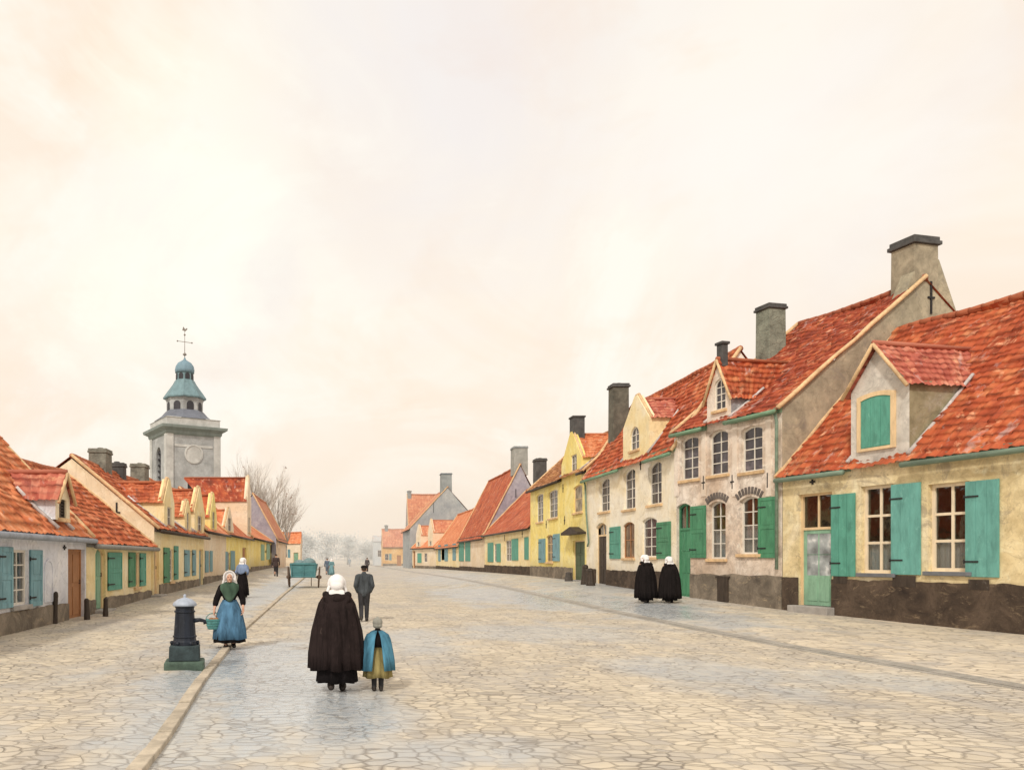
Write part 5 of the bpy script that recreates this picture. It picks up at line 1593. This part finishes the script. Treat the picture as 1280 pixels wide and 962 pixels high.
# man walking up the street
t, hc, h = person('man in dark cap and grey jacket, hands in pockets, walking away past the cloaked woman', 455, 776, 1.66, PI, .010, fem=False, stride=.07,
                  armR=((-.255, .09, 1.05), (-.185, -.04, .86)), armL=((.255, .09, 1.05), (.185, -.04, .86)))
J_ = 1.66
blob('jacket', [('e', (0, 0, .74 * J_), (.165, .135, .22)), ('e', (0, 0, .58 * J_), (.155, .125, .20)), ('e', (0, .0, .50 * J_), (.165, .13, .12)), ('c', (0, .004, .50 * J_), .133, (0, 0, .70 * J_), .13), ('c', (-.06, 0, .53 * J_), .122, (-.06, 0, .72 * J_), .118), ('c', (.06, 0, .53 * J_), .115, (.06, 0, .72 * J_), .118), ('e', (0, .01, .53 * J_), (.17, .135, .13)), ('c', (-.16, 0, .80 * J_), .08, (.16, 0, .80 * J_), .08),
                ('c', (-.19, 0, .795 * J_), .078, (-.255, .09, 1.05), .064), ('c', (.19, 0, .795 * J_), .078, (.255, .09, 1.05), .064), ('c', (-.255, .09, 1.05), .062, (-.185, -.04, .88), .055), ('c', (.255, .09, 1.05), .062, (.185, -.04, .88), .055), ('c', (0, .0, .83 * J_), .075, (0, -.01, .86 * J_), .066)], .012, GREYJ, t)
sh = []
for sx, st in ((-1, .07), (1, -.07)):
    s = J_; hip = V(sx * .052 * s, 0, .50 * s); knee = V(sx * .05 * s, -abs(st) * .35 * s - st * .25 * s, .285 * s); ank = V(sx * .048 * s, -st * s * .5 + (.03 * s if st < 0 else 0), .075 * s)
    sh += [('c', hip, .105, knee, .078), ('c', knee, .078, ank, .062)]
blob('trousers', sh + [('e', (0, 0, .50 * J_), (.17, .13, .12))], .012, TROU, t); clogs(t, J_, .07)
blob('flat_cap', [('e', hc + V(0, .008 * h, .095 * h), (.058 * h, .068 * h, .036 * h)), ('e', hc + V(0, -.05 * h, .08 * h), (.04 * h, .035 * h, .009 * h))], .008, BLACK2, t)
blob('hair', [('e', hc + V(0, .018 * h, .07 * h), (.048 * h, .05 * h, .05 * h))], .008, HAIR, t)

# woman in blue skirt with a basket, facing us
HB = 1.58
wr = V(-.305, -.07, .82); 
t, hc, h = person('woman facing us in white bonnet, green shawl and blue skirt, carrying a teal basket', 287, 811, HB, .12, .007, stride=.03,
                  armR=((-.265, .03, 1.02), wr), armL=((.265, .04, 1.02), (.275, -.09, .84)), handR=(V(-.05, -.1, -1), V(1, -.2, 0)), handL=(V(0, -.25, -1), V(-1, -.1, 0)))
wloc, wrz = t.location.copy(), .12
blob('bodice', [('e', (0, 0, .73 * HB), (.165, .12, .19)), ('c', (0, 0, .62 * HB), .125, (0, 0, .7 * HB), .125), ('c', (-.13, 0, .80 * HB), .07, (.13, 0, .80 * HB), .07), ('c', (-.165, 0, .80 * HB), .072, (-.265, .03, 1.02), .066), ('c', (.165, 0, .80 * HB), .072, (.265, .04, 1.02), .066),
                ('c', (-.265, .03, 1.02), .064, (-.285, -.02, .93), .06), ('c', (.265, .04, 1.02), .064, (.272, -.02, .94), .06)], .010, BLACK2, t)
shawl(t, HB, GREENC, .36, .10, .3, flare=.86)
skirt(t, HB, BLUEC, .135, .335, .135, .64, .3, fold=.055, nf=11, ry=.8); skirt(t, HB, BLACK2, .095, .32, .13, .5, 1.1, name='underskirt', fold=.06)
bonnet(t, hc, h, .006); clogs(t, HB, .03)
# her basket: hangs from the right hand
Mw = Matrix.Translation(wloc) @ Matrix.Rotation(wrz, 4, 'Z')
bl = Mw @ V(-.315, -.085, .0)
BASK = paint_mat('teal_basket_weave', (.09, .27, .27), var=.5, scale=14, aniso=(1, 1, 2))
bk = root('basket', 'small teal basket with hooped handle hanging from the blue-skirted woman\'s hand', 'basket', (bl.x, bl.y, wloc.z + .42), .3)
m = MB(); Ms = Matrix.Diagonal((1.0, .72, 1, 1))
m.lathe([(.115, 0), (.14, .06), (.158, .13), (.165, .19), (.172, .2), (.165, .21), (.15, .2), (.128, .05), (.001, .03)], 24, Ms, smooth=False); m.build('basket_bowl', BASK, bk)
m = MB()
for zz, rr_ in ((.03, .128), (.08, .147), (.13, .16), (.18, .166)):
    m.tube([Ms @ V(math.cos(2 * PI * k / 24) * rr_, math.sin(2 * PI * k / 24) * rr_, zz) for k in range(25)], .009, 5)
m.build('woven_band', BASK, bk)
m = MB(); m.tube([V(math.cos(a_) * .16, 0, .2 + math.sin(a_) * .13) for a_ in [PI * k / 12 for k in range(13)]], .009, 6); m.build('basket_handle', BASK, bk)
fd = blob('bread', [('e', (-.05, .01, .2), (.06, .05, .04)), ('e', (.05, -.01, .2), (.06, .05, .045))], .008, paint_mat('brown_loaf', (.34, .17, .08)), None)
fd.location = (bl.x, bl.y, wloc.z + .42); tag(fd, 'brown loaves lying in the teal basket', 'bread')

# woman walking away behind her
HS = 1.72
t, hc, h = person('woman from behind in white cap, blue-grey shawl and dark skirt, farther up the pavement', 303, 746, HS, PI - .25, .010, stride=.06, armL=((.27, .06, 1.12), (.20, -.12, 1.0)), armR=((-.27, .06, 1.12), (-.20, -.12, 1.0)))
blob('bodice', [('e', (0, 0, .73 * HS), (.17, .13, .2)), ('c', (0, 0, .60 * HS), .125, (0, 0, .7 * HS), .125), ('c', (-.13, 0, .8 * HS), .07, (.13, 0, .8 * HS), .07), ('c', (-.17, 0, .8 * HS), .075, (-.27, .06, 1.12), .066), ('c', (.17, 0, .8 * HS), .075, (.27, .06, 1.12), .066), ('c', (-.27, .06, 1.12), .062, (-.2, -.1, 1.01), .05), ('c', (.27, .06, 1.12), .062, (.2, -.1, 1.01), .05)], .012, BLUEG, t)
shawl(t, HS, BLUEG, .25, .25, .40, flare=1.15); skirt(t, HS, BLACK2, .05, .30, .14, .64, .9); bonnet(t, hc, h, .009); clogs(t, HS, .06)

# two cloaked women by the pinkish house
for (px, py, lb, w, sd, rz) in ((807, 753, 'left-hand one of the two black-cloaked women in white caps near the green shutters', .98, 1.3, PI + .2), (837, 753, 'right-hand black-cloaked woman in white cap, nearer the tall green door', 1.0, 2.9, PI - .1)):
    hh = 1.70 if px < 820 else 1.62
    t, hc, h = person(lb, px, py, hh, rz, .011, group='two cloaked women on the right pavement', stride=.04)
    cloak(t, hh, BLACKW, w, .10, sd, vx=.014); skirt(t, hh, BLACK2, .055, .25, .15, .5, sd); bonnet(t, hc, h, .010); clogs(t, hh, .04)


# distant figures
def far_man(label, px, py, H, rz, coat, trou, cap=BLACK2, group=None):
    t, hc, h = person(label, px, py, H, rz, .014, fem=False, stride=.05, group=group, face=False)
    s = H
    blob('coat', [('e', (0, 0, .73 * s), (.115 * s, .085 * s, .13 * s)), ('c', (0, 0, .5 * s), .105 * s, (0, 0, .66 * s), .09 * s), ('c', (-.1 * s, 0, .8 * s), .05 * s, (.1 * s, 0, .8 * s), .05 * s)] +
         [('c', (sx * .118 * s, 0, .8 * s), .046 * s, (sx * .15 * s, .02 * s, .63 * s), .038 * s) for sx in (-1, 1)] + [('c', (sx * .15 * s, .02 * s, .63 * s), .037 * s, (sx * .15 * s, -.03 * s, .51 * s), .032 * s) for sx in (-1, 1)], .016, coat, t)
    sh = []
    for sx, st in ((-1, .05), (1, -.05)):
        sh += [('c', V(sx * .052 * s, 0, .5 * s), .062 * s, V(sx * .05 * s, -st * .25 * s - .017 * s, .285 * s), .048 * s), ('c', V(sx * .05 * s, -st * .25 * s - .017 * s, .285 * s), .048 * s, V(sx * .048 * s, -st * s * .5, .06 * s), .038 * s)]
    blob('trousers', sh, .016, trou, t); clogs(t, s, .05, vx=.014)
    blob('flat_cap', [('e', hc + V(0, .008 * h, .09 * h), (.06 * h, .07 * h, .04 * h)), ('e', hc + V(0, -.05 * h, .078 * h), (.04 * h, .035 * h, .01 * h))], .012, cap, t)


far_man('lone man in dark brown coat standing in the street left of the cart', 345, 720, 1.75, PI, cloth_mat('brown_coat', (.07, .05, .05)), TROU)
far_man('man in slate-blue coat walking with a teal-dressed woman right of the cart', 409, 718, 1.78, PI, cloth_mat('slate_blue_coat', (.13, .17, .23)), cloth_mat('slate_trousers', (.14, .17, .21)))
far_man('dark-coated man walking far off on the right of the street middle', 459, 714, 1.85, PI + .3, cloth_mat('grey_black_coat', (.10, .09, .095)), TROU)
far_man('faint blue-grey hazy figure in the misty end of the street', 437, 707.5, 1.8, PI, cloth_mat('misty_blue_coat', (.34, .40, .46)), cloth_mat('misty_blue_trousers', (.40, .45, .5)), cloth_mat('misty_cap', (.34, .4, .46)))  # mist tint mixed into coat, trouser and cap colours
H_ = 1.7
t, hc, h = person('woman in white cap and teal dress walking beside the slate-blue man', 414.5, 719, H_, PI, .014, face=False, stride=.03)
TD = cloth_mat('teal_dress', (.16, .30, .34))
blob('bodice', [('e', (0, 0, .73 * H_), (.18, .14, .21)), ('c', (0, 0, .6 * H_), .13, (0, 0, .7 * H_), .13), ('c', (-.14, 0, .8 * H_), .075, (.14, 0, .8 * H_), .075)] + [('c', (sx * .18, 0, .8 * H_), .075, (sx * .25, .03, .63 * H_), .065) for sx in (-1, 1)], .016, TD, t)
skirt(t, H_, TD, .05, .30, .15, .64, .4); bonnet(t, hc, h, .012); clogs(t, H_, .03, vx=.014)

# ---------------------------------------------------------------- sky, sun, camera
SUN_EL, SUN_AZ = math.radians(40), math.radians(206)          # azimuth clockwise from +Y: behind the viewer's left shoulder
wd = bpy.data.worlds.new('World'); sc.world = wd; wd.use_nodes = True
nt = wd.node_tree; nt.nodes.clear(); t = NT(nt)
out = t.n('ShaderNodeOutputWorld')
sky = t.n('ShaderNodeTexSky', sky_type='NISHITA'); sky.sun_disc = False; sky.sun_elevation = SUN_EL; sky.sun_rotation = SUN_AZ
sky.air_density = 1.0; sky.dust_density = 3.0
bg1 = t.n('ShaderNodeBackground'); bg1.inputs[1].default_value = .08; t.l(sky.outputs[0], bg1.inputs[0])
gen = t.n('ShaderNodeTexCoord').outputs['Generated']
v = t.mapping(gen, scale=(1, 1, 1.25))
n1 = t.noise(v, 1.7, 5, .55, .7); n2 = t.noise(t.mapping(v, loc=(4, 2, 7)), 3.2, 6, .6, .9); n3 = t.noise(t.mapping(v, loc=(9, 1, 3)), 1.3, 4, .5, .5)
c = t.ramp(n1, [(.34, (.96, .78, .61)), (.50, (.98, .855, .72)), (.64, (1.0, .93, .82))])
c = t.mix(t.ramp(n2, [(.52, 0.0), (.64, .8)]), c, (1.02, .97, .87))
c = t.mix(t.ramp(n3, [(.58, 0.0), (.72, .55)]), c, (.87, .81, .80))
n5 = t.noise(t.mapping(v, loc=(2, 6, 1)), 3.4, 5, .6, .6)
c = t.mix(t.ramp(n5, [(.54, 0.0), (.66, .6)]), c, (.97, .79, .62))
def spot(c, d, r0, r1, colr, amt):
    dm = t.n('ShaderNodeVectorMath', operation='DISTANCE'); t.l(gen, dm.inputs[0]); dm.inputs[1].default_value = Vector(d).normalized()
    q = t.math('ADD', dm.outputs['Value'], t.math('MULTIPLY', t.math('SUBTRACT', n2, .5), .55))
    return t.mix(t.ramp(q, [(r0, amt), (r1, 0.0)]), c, colr)


c = spot(c, (.14, 1, .62), .03, .30, (.83, .80, .84), .5)           # grey-blue gap between the clouds
c = spot(c, (-.19, 1, .50), .02, .16, (1.05, 1.03, .90), .9)         # bright thin cloud
c = spot(c, (-.27, 1, .33), .02, .14, (1.05, 1.02, .90), .7)
c = spot(c, (.50, 1, .50), .03, .18, (1.03, .98, .91), .5)
bg2 = t.n('ShaderNodeBackground'); bg2.inputs[1].default_value = 1.09; t.l(c, bg2.inputs[0])
mx = t.n('ShaderNodeMixShader'); mx.inputs[0].default_value = .93
t.l(bg1.outputs[0], mx.inputs[1]); t.l(bg2.outputs[0], mx.inputs[2]); t.l(mx.outputs[0], out.inputs[0])

sl = bpy.data.lights.new('sun', 'SUN'); sl.energy = 2.1; sl.angle = math.radians(5); sl.color = (1, .93, .82)
so = bpy.data.objects.new('sun', sl); C.objects.link(so)
dv = Vector((math.sin(SUN_AZ) * math.cos(SUN_EL), math.cos(SUN_AZ) * math.cos(SUN_EL), math.sin(SUN_EL)))
so.rotation_euler = dv.to_track_quat('Z', 'Y').to_euler(); so.location = dv * 60

cd = bpy.data.cameras.new('camera'); co = bpy.data.objects.new('camera', cd); C.objects.link(co)
co.location = (0, 0, CAMZ); co.rotation_euler = (PI / 2, 0, 0)
cd.sensor_width = 36; cd.lens = 36 * FOC / 1280
cd.shift_x = (640 - VX) / 1280; cd.shift_y = (HY - 481) / 1280
cd.clip_start = .1; cd.clip_end = 6000
sc.camera = co
sc.view_settings.view_transform = 'Standard'; sc.view_settings.look = 'None'; sc.view_settings.exposure = 0
sc.render.engine = 'CYCLES'; sc.cycles.max_bounces = 8; sc.cycles.volume_bounces = 6; sc.cycles.transparent_max_bounces = 8; sc.cycles.use_denoising = True
